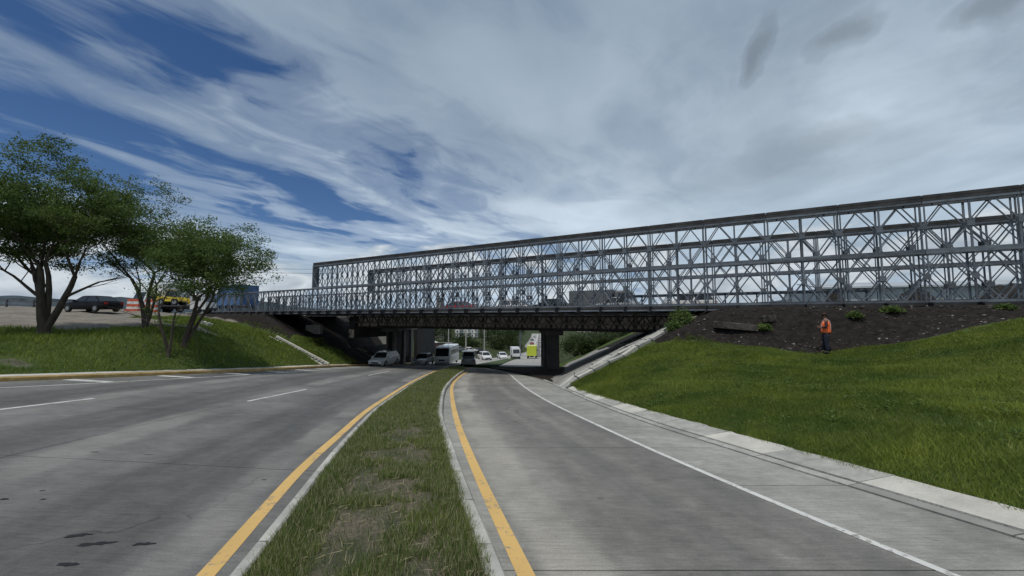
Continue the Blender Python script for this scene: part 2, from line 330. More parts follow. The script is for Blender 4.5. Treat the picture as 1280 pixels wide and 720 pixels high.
# ------------------------------------------------------------------ where everything lies (metres; x right, y away, z up, eye at 0)
def herm(pts):
    Y = np.array([p[0] for p in pts], float); X = np.array([p[1] for p in pts], float)
    mslope = np.gradient(X, Y)
    def f(y):
        y = np.asarray(y, float); i = np.clip(np.searchsorted(Y, y)-1, 0, len(Y)-2)
        h = Y[i+1]-Y[i]; t = (y-Y[i])/h; tc = np.clip(t, 0, 1)
        h00 = 2*tc**3-3*tc**2+1; h10 = tc**3-2*tc**2+tc; h01 = -2*tc**3+3*tc**2; h11 = tc**3-tc**2
        r = h00*X[i]+h10*h*mslope[i]+h01*X[i+1]+h11*h*mslope[i+1]
        return r + np.where(t < 0, t*h*mslope[0], 0) + np.where(t > 1, (t-1)*h*mslope[-1], 0)
    return f
YL = herm([(3.57, -2.6), (6.4, -3.32), (9.35, -3.87), (12, -4.35), (15.9, -4.85), (26, -5.92), (37.4, -6.65), (46, -7.0)])       # yellow line of the left road
MK = herm([(3.57, -2.2), (4.92, -2.52), (6.83, -2.98), (9.42, -3.5), (11.6, -3.9), (16, -4.45), (28, -5.6), (41.5, -6.2)])         # median kerb, left side
RK = herm([(3.57, -.10), (5.44, -.57), (8.03, -1.17), (10.94, -1.84), (14.5, -2.45), (18.5, -3.03), (24, -3.52), (29.3, -3.85), (38, -4.3), (44, -5.3)])
RY = herm([(3.57, .12), (5.59, -.35), (9.57, -1.2), (15.1, -2.2), (22.7, -3.3), (29.3, -3.72), (36, -3.98), (44, -4.9)])
RW = herm([(3.57, 3.75), (4.92, 3.38), (7.23, 2.83), (10.5, 2.17), (14.05, 1.52), (19.7, .78), (25.9, .26), (33, -.35), (44, -3.2)])
GU = herm([(4.2, 5.15), (5.44, 4.82), (6.7, 4.48), (8.23, 4.12), (9.67, 3.76), (14.46, 2.98), (19.66, 2.5), (27.3, 1.7), (34, -.1), (44, -3.0)])
GE = herm([(4.57, 5.62), (5.75, 5.32), (7.17, 5.0), (9.05, 4.62), (10.6, 4.28), (12.6, 3.85), (15.6, 3.4), (20.5, 2.75), (27, 2.2), (34, .4), (44, -2.6)])
FOOT = herm([(4.57, 5.62), (7.17, 5.0), (10.6, 4.28), (15.6, 3.4), (20.5, 2.75), (27, 3.2), (34, 4.8), (40, 5.7), (60, 7.8), (100, 12.3), (190, 18.5), (690, 60)])
LK = herm([(10, -20.2), (14.6, -18.45), (18, -17.4), (24.4, -15.9), (35.4, -15.95), (44, -15.9), (56, -14.6), (72, -12), (88, -8.5), (97, -4.0), (110, 1.2), (169, 5.2), (690, 34)])
L1 = herm([(3, -7.6), (13, -8.45), (16.8, -8.55), (26.2, -9.25), (31.8, -9.6), (44, -10.4)])
L2 = herm([(3, -12.2), (9.9, -12.4), (12.1, -12.43), (20, -12.6)])
ED = herm([(8, -19.0), (13.2, -16.6), (17, -15.5), (22.1, -14.4), (30.5, -14.15), (44, -14.4)])
def sm(a, b, x):
    t = np.clip((np.asarray(x, float)-a)/(b-a), 0, 1); return t*t*(3-2*t)
def zr(X, Y):
    X = np.asarray(X, float); Y = np.asarray(Y, float)
    k = .05*(1-sm(18, 60, Y)); z = np.where(Y < 95, -(1.9+.08*Y), -(6.65+.03*Y))
    z = np.where(Y > 650, -(6.65+.03*650), z)
    return z + k*np.clip(-X-3, 0, 25)
def tps(P):
    P = np.array(P, float); n = len(P); xy = P[:, :2]
    r = np.linalg.norm(xy[:, None]-xy[None], axis=2); K = np.where(r > 0, r*r*np.log(r+1e-9), 0)+np.eye(n)*.6
    A = np.zeros((n+3, n+3)); A[:n, :n] = K; A[:n, n] = 1; A[:n, n+1:] = xy; A[n, :n] = 1; A[n+1:, :n] = xy.T
    w = np.linalg.solve(A, np.r_[P[:, 2], 0, 0, 0])
    def f(X, Y):
        o = w[n]+w[n+1]*X+w[n+2]*Y
        for i in range(n):
            r = np.hypot(X-xy[i, 0], Y-xy[i, 1])+1e-9; o = o + w[i]*r*r*np.log(r)
        return o
    return f
_rp = [(float(FOOT(y)), y, float(zr(FOOT(y), y))+.08) for y in (1, 4.6, 8, 12, 16, 20)]
NR = tps(_rp+[(9.2, 20.7, -1.03), (11, 19.5, -1.25), (13.5, 17.35, -1.53), (16, 16, -.85), (18.7, 14.6, -.05), (25, 12, .5), (32, 5, .6), (12, 10, -1.55), (21, 5, -.35), (10, 3, -1.3), (18, 0, -.9), (20, 20, -.2), (8, 15, -2.0)])
_lp = [(float(LK(y))-.5, y, float(zr(LK(y), y))+.15) for y in (8, 11, 14.6, 18, 22, 28, 35.4, 44)]
NL = tps(_lp+[(-26, 5, -1.3), (-25.5, 22, -.97), (-21.8, 24, -.75), (-18.7, 21.5, -1.4), (-18.7, 24, -1.1), (-20.3, 26.5, -.7), (-33, 31.5, .02), (-30, 26, -.35), (-25, 31, -.35), (-21.8, 37, -1.9), (-23, 34, -1.0), (-27, 44, -1.7), (-39, 50, .2), (-45, 42, 1.0), (-40, 36, .6), (-60, 30, .9), (-60, 60, 1.1), (-30, 15, -.9), (-50, 10, .2), (-30, 40, -.2), (-33, 46, -.3)])
DN = (.502, .865)
def Dd(X, Y): return X*DN[0]+Y*DN[1]
def ground_z(X, Y):
    X = np.asarray(X, float); Y = np.asarray(Y, float); D = Dd(X, Y)
    base = zr(X, np.minimum(Y, 650))
    fr = FOOT(Y); lk = LK(Y)-.35
    qR = X-fr; qL = lk-X
    rip = .05*np.sin(X*1.3+.7*np.sin(Y*.9))*np.sin(Y*1.1+.5) + .03*np.sin(X*3.1+Y*2.3)
    # right
    far = base + np.minimum(.22*np.maximum(qR, 0), 5.0)
    near = np.clip(NR(np.clip(X, -5, 40), np.clip(Y, -4, 30)), -4, .9)
    e = sm(21.9, 24.2, D); up = near*(1-e)+.5*e
    g = sm(47, 60, D); up = up*(1-g)+far*g
    zR = np.minimum(base+.08+.47*np.maximum(qR, 0), up) + rip*np.clip(qR*.5, 0, 1)
    # left
    farL = base + np.minimum(.12*np.maximum(qL, 0), 1.6)
    nearL = np.clip(NL(np.clip(X, -62, -12), np.clip(Y, 3, 62)), -5.4, 1.2)
    e = sm(23.7, 25.0, D)*sm(-20, -26, X); up = nearL*(1-e)+.5*e
    up = np.where(D > 25, np.where(X < -20, up, np.maximum(up, .4)), up)
    g = sm(47, 60, D); up = up*(1-g)+farL*g
    zL = np.minimum(base+.12+.47*np.maximum(qL, 0), up) + rip*np.clip(qL*.5, 0, 1)
    inside = base-.22
    # traffic island between ramp and far carriageway
    ge = GE(Y); isl = (X > ge) & (X < fr) & (Y > 20) & (Y < 46)
    z = np.where(qR > 0, zR, np.where(qL > 0, zL, np.where(isl, base+.03, inside)))
    z = z - 22*sm(700, 2500, Y)*0
    return z
def gz(x, y): return float(ground_z(np.array(float(x)), np.array(float(y))))
def rz_(x, y): return float(zr(x, y))

def build_ground():
    def axis(parts):
        o = []
        for a, b, n in parts: o += list(np.linspace(a, b, n, endpoint=False))
        return np.array(o)
    xs = np.concatenate([-np.geomspace(66, 9000, 34)[::-1], axis([(-64, -28, 80), (-28, 34, 210), (34, 60, 40)]), np.geomspace(60, 9000, 34)])
    ys = np.concatenate([-np.geomspace(14, 3000, 14)[::-1], axis([(-12, 0, 20), (0, 62, 200), (62, 130, 34), (130, 700, 40)]), np.geomspace(700, 9000, 16)])
    X, Y = np.meshgrid(xs, ys); Z = ground_z(X, Y)
    Z = np.where(Y < -4, np.maximum(Z, -3), Z)
    nx, ny = len(xs), len(ys)
    me = bpy.data.meshes.new('ground')
    V = np.stack([X, Y, Z], -1).reshape(-1, 3)
    i = np.arange(nx-1)[None, :]+np.arange(ny-1)[:, None]*nx
    Fc = np.stack([i, i+1, i+1+nx, i+nx], -1).reshape(-1, 4)
    me.from_pydata(V.tolist(), [], Fc.tolist()); me.materials.append(GROUND)
    me.polygons.foreach_set('use_smooth', [True]*len(me.polygons))
    D = Dd(X, Y); rr = np.zeros_like(X); dd = np.zeros_like(X); pp = np.zeros_like(X)
    lx = LK(Y)
    # gravel apron on the left plateau
    edge = np.interp(X, [-60, -40, -30, -26, -22, -20, -18], [21, 22, 23.2, 23.8, 25.4, 27.3, 29])
    rr = np.where((X < -17) & (D < 40), sm(-.4, .8, Y-edge), 0)*np.where((X > -25) & (Y > 30), sm(-23.5, -25.5, X), 1)
    rr = rr*(1-sm(26.8, 28.6, Y)*sm(-26.5, -25, X))*(1-sm(30, 33, Y)*sm(-33, -29.5, X))
    rr = np.where((X < -20) & (D >= 33) & (D < 60), 1, rr)
    # dark dug earth under the bridge and along the right bank
    bank = np.interp(X, [8, 11, 14, 17, 20, 24, 30, 60], [21.9, 21.8, 21.95, 21.8, 22.0, 22.4, 22.7, 23.2])
    dd = np.where((X > 7.5) & (D < 50), sm(-.35, .35, D-bank), 0)
    dd = np.maximum(dd, .5*(1-sm(.4, 1.2, np.hypot((X+19.9)/.9, (Y-16.2)/.6))))
    dd = np.where((X < -19) & (D > 24.0) & (D < 33) & (lx-X > 6.5), 1, dd)
    isl = (X > GE(Y)) & (X < FOOT(Y)) & (Y > 24) & (Y < 47); dd = np.where(isl, 1, dd)
    # paved abutment slopes
    pl = (Y > 20.6+(X-2.7)*.32) & (X < 10.8) & (D < 50) & (X > FOOT(Y)-.5) & (Y > 20)
    pp = np.where(pl, 1, 0); dd = np.where(pl, 0, dd)
    pL = (X > -28.5) & (X < lx) & (D > 27.5) & (D < 47); dd = np.where(pL, 1, dd)  # left paved slope coloured as dark dirt to stand in for bridge shade
    rr = np.maximum(rr, .52*(1-sm(.5, 1.3, np.hypot((X+19.9)/.9, (Y-16.2)/.6)))); rr = np.where(D > 60, 0, rr); dd = np.where(D > 58, .5, dd)
    c = np.stack([rr, dd, pp, np.ones_like(rr)], -1).reshape(-1, 4).astype(np.float32)
    a = me.color_attributes.new('cover', 'FLOAT_COLOR', 'POINT'); a.data.foreach_set('color', c.ravel())
    me.update(); o = link('ground', me); tag(o, kind='structure')
    return
build_ground()
def ribbon(name, fa, fb, y0, y1, dz, m, parent=None, nu=2, step=.5, uref=None, thick=.0):
    ny = max(2, int((y1-y0)/step)+1); ys = np.linspace(y0, y1, ny); mb = MB(); uv = []
    A = fa(ys); B = fb(ys)
    for i, y in enumerate(ys):
        for j in range(nu+1):
            x = A[i]+(B[i]-A[i])*j/nu; mb.v.append((x, y, float(zr(x, y))+dz)); uv.append((x-(float(uref(y)) if uref else A[i]), y))
    n = nu+1
    for i in range(ny-1):
        for j in range(nu): mb.f.append((i*n+j, i*n+j+1, (i+1)*n+j+1, (i+1)*n+j))
    if thick:
        k = len(mb.v); mb.v += [(x, y, z-thick) for x, y, z in mb.v]; uv += uv[:k]
        rim = [j for j in range(n)]+[i*n+nu for i in range(1, ny)]+[(ny-1)*n+j for j in range(nu-1, -1, -1)]+[i*n for i in range(ny-2, 0, -1)]
        for a, b in zip(rim, rim[1:]+rim[:1]): mb.f.append((a, a+k, b+k, b))
    return mb.build(name, m, parent, uv=uv)
off = lambda f, d: (lambda y: f(y)+d)

# roads: slabs with open joints over a dark bed
BED = mat('joint_filler', (.07, .068, .062), .95)
def slabs(parent, fa, fb, ylist, m, uref, nu=2, gap=.018, skew=0):
    for a, b in zip(ylist[:-1], ylist[1:]):
        ribbon('slab', off(fa, gap/2), off(fb, -gap/2), a+gap/2, b-gap/2, 0, m, parent, nu, .6, uref, .04)
LKI = off(LK, .12)
lr = ribbon('left_road', LKI, MK, -7, 60, -.045, BED, None, 6); tag(lr, kind='structure')
yl = [-7]+[round(-2.3+4.4*i, 2) for i in range(15)]
slabs(lr, L1, MK, yl, LEFTROAD, YL, 14)
y2 = [-7]+[round(-1.1+4.4*i, 2) for i in range(4)]
LMID = herm([(3, -12.2), (12.1, -12.43), (20, -12.5), (30, -12.6), (60, -13)])
slabs(lr, LMID, L1, yl, LEFTROAD, YL, 3)
slabs(lr, LKI, LMID, yl, LEFTROAD, YL, 3)
rr_ = ribbon('ramp_road', RK, GE, -5, 44.5, -.045, BED, None, 4); tag(rr_, kind='structure')
yr = [-5]+[round(-.75+4.4*i, 2) for i in range(11)]
slabs(rr_, RK, RY, yr, SHOULD, RK, 1); slabs(rr_, RY, RW, yr, RAMPROAD, RY, 4)
ysh = [-5]+[round(-.75+2.2*i, 2) for i in range(21)]
slabs(rr_, RW, GU, ysh, SHOULD, RW, 2)
# far roads beyond the bridge
FRE = herm([(44, 5), (60, 7), (100, 11.5), (190, 17.5), (690, 58)])
fr = ribbon('far_road', LKI, FRE, 60, 660, 0, FARROAD, None, 6, 6); tag(fr, kind='structure')
fr2 = ribbon('far_slip_road', herm([(46.5, 0), (60, -14.6)]), FRE, 46.5, 60, .004, FARROAD, None, 4, 1); tag(fr2, kind='structure')
fm1 = ribbon('lane_marking', herm([(60, -9), (80, -5.4), (95, -.5), (110, 4.6), (169, 9), (690, 44)]), herm([(60, -8.8), (80, -5.2), (95, -.3), (110, 4.8), (169, 9.3), (690, 45)]), 60, 600, .006, WLINE, fr, 1, 6)
FM = herm([(100, 6.0), (170, 10.8), (690, 46)])
ribbon('central_reservation', FM, off(FM, .9), 99, 640, .14, CONCK, fr, 1, 8, thick=.2)
isl = ribbon('far_grass_island', herm([(48, -4.6), (70, -2.4), (97, 1.0)]), herm([(48, -1.6), (70, -.4), (97, 1.9)]), 48, 97, .13, mat('far_turf', (.045, .07, .02), .95, 0, .4, 1.5), None, 2, 2, thick=.3); tag(isl, kind='structure')

# painted lines on the roads
def line(parent, f, w, y0, y1, m, dz=.004, name='lane_marking', step=.5): return ribbon(name, off(f, -w/2), off(f, w/2), y0, y1, dz, m, parent, 1, step)
line(lr, YL, .16, -7, 45, YLINE, name='yellow_edge_line')
for a, b in ((13, 16.9), (26, 32), (42, 47), (1.2, 4.4)): line(lr, L1, .11, a, b, WLINE)
for a, b in ((7.4, 12.1), (-3, 1.2)): line(lr, L2, .14, a, b, WLINE)
line(lr, ED, .12, 8, 45, WLINE, name='edge_line')
for y in np.arange(9.6, 44, 3.15):                                  # short white bars between edge line and kerb
    x0, x1 = float(LK(y))+.35, float(ED(y))-.12
    if x1-x0 < .25: continue
    mb = MB(); p = [(x0, y), (x1, y-.1), (x1, y+.34), (x0, y+.5)]
    mb.add([(a, b, rz_(a, b)+.005) for a, b in p], [(0, 1, 2, 3)]); mb.build('white_bar', WLINE, lr)
line(rr_, RY, .155, -5, 43, YLINE, name='yellow_edge_line'); line(rr_, RW, .10, -5, 42, WLINE, name='edge_line')
TAR = mat('tar_stain', (.012, .012, .013), .6)
def blot(x, y, a, b, ang, seed):
    r = random.Random(seed); mb = MB(); n = 26; vs = []
    for i in range(n):
        t = 2*PI*i/n; q = 1+r.uniform(-.2, .2)+.25*math.sin(2*t+seed)+.15*math.sin(5*t+seed); u, v = a*q*math.cos(t), b*q*math.sin(t)
        X = x+u*math.cos(ang)-v*math.sin(ang); Y = y+u*math.sin(ang)+v*math.cos(ang); vs.append((X, Y, rz_(X, Y)+.004))
    mb.add(vs, [tuple(range(n))]); mb.build('tar_stain', TAR, lr)
for i, (x, y, a, b) in enumerate(((-4.32, 4.16, .09, .035), (-4.0, 4.02, .12, .04), (-3.58, 4.06, .07, .035), (-3.87, 3.66, .08, .03), (-6.0, 4.9, .05, .022), (-5.6, 4.95, .03, .015), (-5.9, 5.2, .03, .012), (-7.0, 6.9, .05, .02), (-6.1, 6.9, .06, .015), (-3.6, 6.0, .03, .012))): blot(x, y, a, b, .25, i)

# kerbs: separate stones
def kerb(name, f, w, y0, y1, h, stone, mats, face=None):
    par = None
    ys = [y0]
    rr = random.Random(int(abs(y1*10)))
    while ys[-1] < y1: ys.append(min(y1, ys[-1]+stone*(1 if ys[-1] < 20 else 2)))
    for i, (a, b) in enumerate(zip(ys[:-1], ys[1:])):
        mb = MB(); n = max(2, int((b-a)/.7)+1); rings = []
        for y in np.linspace(a+.008, b-.008, n):
            x = float(f(y)); z = rz_(x, y)
            pr = [(-w, -.12), (w*.0+.02, -.12), (0, h*.75), (-.03, h), (-w+.02, h), (-w, h-.02)]
            if w < 0: pr = [(-w, -.12), (-.02, -.12), (0, h*.75), (.03, h), (-w-.02, h), (-w, h-.02)]
            rings.append([(x+p, y, z+q+rr.uniform(-.004, .004)) for p, q in pr])
        mb.loft(rings)
        if par is None: par = mb.build(name, mats[i % len(mats)]); tag(par, kind='structure')
        else: mb.build('kerb_stone', mats[i % len(mats)], par)
    return par
kerb('median_kerb', RK, .17, -5, 43.5, .15, 1.1, [KERB, KERB, CONC])
kerb('inner_kerb', off(MK, -.12), -.13, -6, 41, .13, 1.1, [KERB, CONC])
# yellow painted kerb of the left road with a pale cap behind it
kb = kerb('yellow_kerb', LK, .24, 2, 58, .16, 2.4, [YKERB]); 
def strip(name, par, fa, fb, ys, dz0, dz1, mats, th=.12, jit=0.0):
    rr = random.Random(3)
    for i, (a, b) in enumerate(zip(ys[:-1], ys[1:])):
        mb = MB(); n = max(2, int((b-a)/.25)+1); rings = []
        for y in np.linspace(a+.01, b-.01, n):
            xa, xb = float(fa(y)), float(fb(y))+rr.uniform(-jit, jit)
            za, zb = rz_(xa, y)+dz0, rz_(xb, y)+dz1
            rings.append([(xa, y, za-th), (xa, y, za), (xb, y, zb), (xb, y, zb-th)])
        mb.loft(rings); mb.build(name, mats[i % len(mats)] if not callable(mats) else mats(i), par)
strip('cap_slab', kb, off(LK, -.25), off(LK, -.62), [2+2.4*i for i in range(17)], .16, .20, [KERBB, KERB, KERBB], jit=.05)
# gutter and pale sloping slabs on the right of the ramp
gut = ribbon('gutter', GU, off(GU, .16), -5, 27, -.03, BED, None, 1); tag(gut, kind='structure')
seq = [KERB, KERBB, KERB, KERBB, KERB, KERBB, KERBB, KERB, KERBB, KERB]
strip('gutter_slab', gut, off(GU, .05), off(GU, .19), [-5+1.55*i for i in range(21)], .005, .03, [CONCD, KERB, KERB], .06)
GEj = lambda y: GE(y)+.10
strip('slope_slab', gut, off(GU, .215), GEj, [-5+1.55*i for i in range(17)], .05, .14, lambda i: seq[i % 10], .1, .05)

# median island
def median():
    ys = np.linspace(-5, 43, 180); nu = 14; mb = MB(); cov = []
    for y in ys:
        a = float(MK(y))+.1; b = float(RK(y))-.15
        if b-a < .1: b = a+.1
        for j in range(nu+1):
            x = a+(b-a)*j/nu; t = j/nu
            mb.v.append((x, y, rz_(x, y)+.11+.06*math.sin(PI*t)+.015*math.sin(x*9)*math.sin(y*7)))
    n = nu+1
    for i in range(len(ys)-1):
        for j in range(nu): mb.f.append((i*n+j, i*n+j+1, (i+1)*n+j+1, (i+1)*n+j))
    k = node_mat('median_soil'); n1 = k.noise(k.pos, 1.6, 6, .65, .5); n2 = k.noise(k.pos, 25, 5, .7)
    c = k.mix(k.ramp(n1, [(.42, 0), (.60, 1)]), (.055, .065, .028, 1), (.15, .125, .09, 1)); c = k.mix(k.ramp(n2, [(.35, .7), (.6, 0)]), c, (.03, .028, .02, 1))
    k.L.new(c, k.b.inputs['Base Color']); k.b.inputs['Roughness'].default_value = .95; k.bump(n2, .8, .03)
    o = mb.build('median', k.m, smooth=True); tag(o, kind='structure')
median()

# ------------------------------------------------------------------ grass
def blades(name, P, h, w, mat_, label, lean=.5, tone=None, dry=0):
    n = len(P); ang = RNG.uniform(0, 2*PI, n); hh = h*RNG.uniform(.45, 1.25, n); ww = w*RNG.uniform(.7, 1.3, n)
    la = RNG.uniform(0, 2*PI, n); lm = lean*RNG.uniform(.1, 1.0, n)*hh
    dx = np.cos(ang)*ww/2; dy = np.sin(ang)*ww/2
    b0 = P+np.stack([-dx, -dy, -.02+0*dx], 1); b1 = P+np.stack([dx, dy, -.02+0*dx], 1)
    tip = P+np.stack([np.cos(la)*lm, np.sin(la)*lm, hh], 1)
    V = np.stack([b0, b1, tip], 1).reshape(-1, 3).astype(np.float32)
    me = bpy.data.meshes.new(name); me.vertices.add(3*n); me.vertices.foreach_set('co', V.ravel())
    me.loops.add(3*n); me.loops.foreach_set('vertex_index', np.arange(3*n, dtype=np.int32))
    me.polygons.add(n); me.polygons.foreach_set('loop_start', np.arange(0, 3*n, 3, dtype=np.int32)); me.polygons.foreach_set('loop_total', np.full(n, 3, np.int32))
    t = RNG.uniform(0, 1, n) if tone is None else tone; d = np.clip(RNG.uniform(0, 1, n)+dry, 0, 1)
    c = np.stack([t, d, t*0, t*0+1], 1).astype(np.float32); c = np.repeat(c, 3, 0)
    a = me.color_attributes.new('tone', 'FLOAT_COLOR', 'POINT'); a.data.foreach_set('color', c.ravel())
    me.materials.append(mat_); me.update(calc_edges=True)
    return tag(link(name, me), label, 'grass', kind='stuff')
def leaves_mesh(name, P, size, mat_, up=.6, tone=None):
    n = len(P); q = RNG.normal(0, 1, (n, 3)); q[:, 2] += up*2*np.sign(RNG.uniform(-.2, 1, n)); q /= np.linalg.norm(q, axis=1)[:, None]
    r = np.cross(q, RNG.normal(0, 1, (n, 3))); r /= np.linalg.norm(r, axis=1)[:, None]; s = np.cross(q, r)
    sz = (size*RNG.uniform(.6, 1.4, n))[:, None]
    V = np.stack([P-r*sz, P-s*sz*.42, P+r*sz, P+s*sz*.42], 1).reshape(-1, 3).astype(np.float32)
    me = bpy.data.meshes.new(name); me.vertices.add(4*n); me.vertices.foreach_set('co', V.ravel())
    me.loops.add(4*n); me.loops.foreach_set('vertex_index', np.arange(4*n, dtype=np.int32))
    me.polygons.add(n); me.polygons.foreach_set('loop_start', np.arange(0, 4*n, 4, dtype=np.int32)); me.polygons.foreach_set('loop_total', np.full(n, 4, np.int32))
    t = RNG.uniform(0, 1, n) if tone is None else tone
    c = np.repeat(np.stack([t, RNG.uniform(0, 1, n), t*0, t*0+1], 1).astype(np.float32), 4, 0)
    a = me.color_attributes.new('tone', 'FLOAT_COLOR', 'POINT'); a.data.foreach_set('color', c.ravel())
    me.materials.append(mat_); me.update(calc_edges=True); return me
def vnoise(x, y, s, seed=0):
    r = np.random.default_rng(seed); T = r.uniform(0, 1, (64, 64)); u = x*s; v = y*s
    i = np.floor(u).astype(int); j = np.floor(v).astype(int); fu = u-i; fv = v-j; fu = fu*fu*(3-2*fu); fv = fv*fv*(3-2*fv)
    g = lambda a, b: T[a % 64, b % 64]
    return (g(i, j)*(1-fu)+g(i+1, j)*fu)*(1-fv)+(g(i, j+1)*(1-fu)+g(i+1, j+1)*fu)*fv
def median_grass():
    n = 330000; y = 1.6+(42-1.6)*RNG.uniform(0, 1, n)**2.3; a = MK(y)+.04; b = RK(y)-.12; t = RNG.uniform(0, 1, n); x = a+(b-a)*t
    f = .5*vnoise(x, y, 1.9, 1)+.3*vnoise(x, y, 5.1, 2)+.2*vnoise(x, y, 11, 4)
    mid = np.exp(-((t-.52)/.26)**2)*np.clip((13-y)/5, .25, 1)
    keep = RNG.uniform(0, 1, n) < np.clip(1.25-2.6*mid*sm(.36, .6, f)-.15, .10, 1)
    x, y, t, f = x[keep], y[keep], t[keep], f[keep]
    P = np.stack([x, y, zr(x, y)+.11+.06*np.sin(PI*t)], 1)
    h = .045+.085*(1-f)*(.6+.8*np.abs(t-.5)*1.2)
    blades('median_grass', P, h, .0065+.0007*y, BLADEM, 'short patchy green and straw grass on the narrow median between the roads', .9, np.clip(1.2-1.3*f+RNG.uniform(-.3, .3, len(x)), 0, 1))
    # long dry stalks lying on the turf
    n = 900; y = 2.6+8*RNG.uniform(0, 1, n)**1.4; t = RNG.uniform(.15, .9, n); x = MK(y)+(RK(y)-MK(y))*t; mb = MB()
    for i in range(n):
        an = random.gauss(0, 1.3); l = random.uniform(.03, .13); z = rz_(x[i], y[i])+.125+.06*math.sin(PI*t[i]); c, s = math.cos(an)*l/2, math.sin(an)*l/2
        dz = -.08*2*s/2
        mb.add([(x[i]-c, y[i]-s, z+.012-dz), (x[i]+c, y[i]+s, z+.02+dz), (x[i]+c*.9-s*.04, y[i]+s+c*.05, z+.024+dz)], [(0, 1, 2)])
    tag(mb.build('dry_stalks', mat('straw', (.32, .27, .17), .8, 0, .3, 5)), 'pale dry grass stalks strewn over the median turf', 'straw', kind='stuff')
median_grass()
def slope_grass():
    n = 1350000; x = 3+31*RNG.uniform(0, 1, n)**1.35; y = -1+23*RNG.uniform(0, 1, n); D = Dd(x, y)
    bank = np.interp(x, [8, 11, 14, 17, 20, 24, 30, 60], [21.9, 21.8, 21.95, 21.8, 22.0, 22.4, 22.7, 23.2])
    r = np.hypot(x, y)
    ok = (x > GE(y)-.22+.34*vnoise(x, y, 2.2, 8)+.12*vnoise(x, y, 9, 18)) & (D < bank-.35+1.5*vnoise(x, y, .55, 5)**1.5+.5*(vnoise(x, y, 4, 15)-.5)) & ~((y > 20.5+(x-2.7)*.32) & (x < 10.8)) & (x < 1.5*y+5) & (r > 4)
    x, y = x[ok], y[ok]; f = .5*vnoise(x, y, .5, 9)+.3*vnoise(x, y, 1.6, 10)+.2*vnoise(x, y, 4, 11)
    P = np.stack([x, y, ground_z(x, y)], 1); r = np.hypot(x, y)
    blades('slope_grass', P, .035+.085*f*(.4+1.2*vnoise(x, y, .9, 77)), .0055+.0009*r, BLADE, 'lush green grass covering the slope right of the ramp', 1.4, np.clip(f*2.6-.95+RNG.uniform(-.25, .25, len(x)), 0, 1), .10*sm(.55, .8, vnoise(x, y, 1.1, 31)*.6+vnoise(x, y, 3.7, 32)*.4))
    # broad leaved weeds sprinkled through the turf
    m_ = 900; i = RNG.integers(0, len(x), m_); i = i[vnoise(x[i], y[i], .45, 55)+.2*RNG.uniform(-1, 1, m_) > .5]; C = np.stack([x[i], y[i], ground_z(x[i], y[i])+.06], 1)
    Q = np.repeat(C, 26, 0)+RNG.normal(0, 1, (len(C)*26, 3))*np.array([.09, .09, .035]); tn = np.repeat(RNG.uniform(.2, 1, len(C)), 26)
    tag(link('weeds', leaves_mesh('weeds', Q, .034, LEAF, 1.0, tn)), 'broad leaved weeds sprinkled through the green slope right of the ramp', 'weeds', kind='stuff')
    n = 200000; x = -62+46*RNG.uniform(0, 1, n); y = 6+42*RNG.uniform(0, 1, n); D = Dd(x, y)
    edge = np.interp(x, [-60, -40, -30, -26, -22, -20, -18], [21, 22, 23.2, 23.8, 25.4, 27.3, 40])
    lim = np.where((y > 28) & (x > -25.3), 60, np.where((y > 32) & (x > -30.5), 60, edge))
    ok = (x < LK(y)-.55-.15*vnoise(x, y, 2, 1)) & (y < lim+.7*vnoise(x, y, .9, 6)) & (D < np.where((LK(y)-x < 6.3) & (x > -24.5), 29.5, 24.3)) & (x > -1.62*y-4) & ~((np.abs(y-(35.4+(-16.2-x)*.29)) < .5) & (x < -16) & (x > -22)) & ~((np.hypot((x+19.9)/.9, (y-16.2)/.6) < .5+1.0*vnoise(x, y, 2.5, 3)) & (RNG.uniform(0, 1, n) < .85))
    x, y = x[ok], y[ok]; f = .5*vnoise(x, y, .5, 19)+.3*vnoise(x, y, 1.4, 20)+.2*vnoise(x, y, 4, 21)
    P = np.stack([x, y, ground_z(x, y)], 1); r = np.hypot(x, y)
    blades('bank_grass', P, .10+.2*f, .012+.0011*r, BLADE, 'green grass on the bank under the trees left of the road', .9, np.clip(f*1.5-.35+RNG.uniform(-.3, .3, len(x)), 0, 1))
slope_grass()

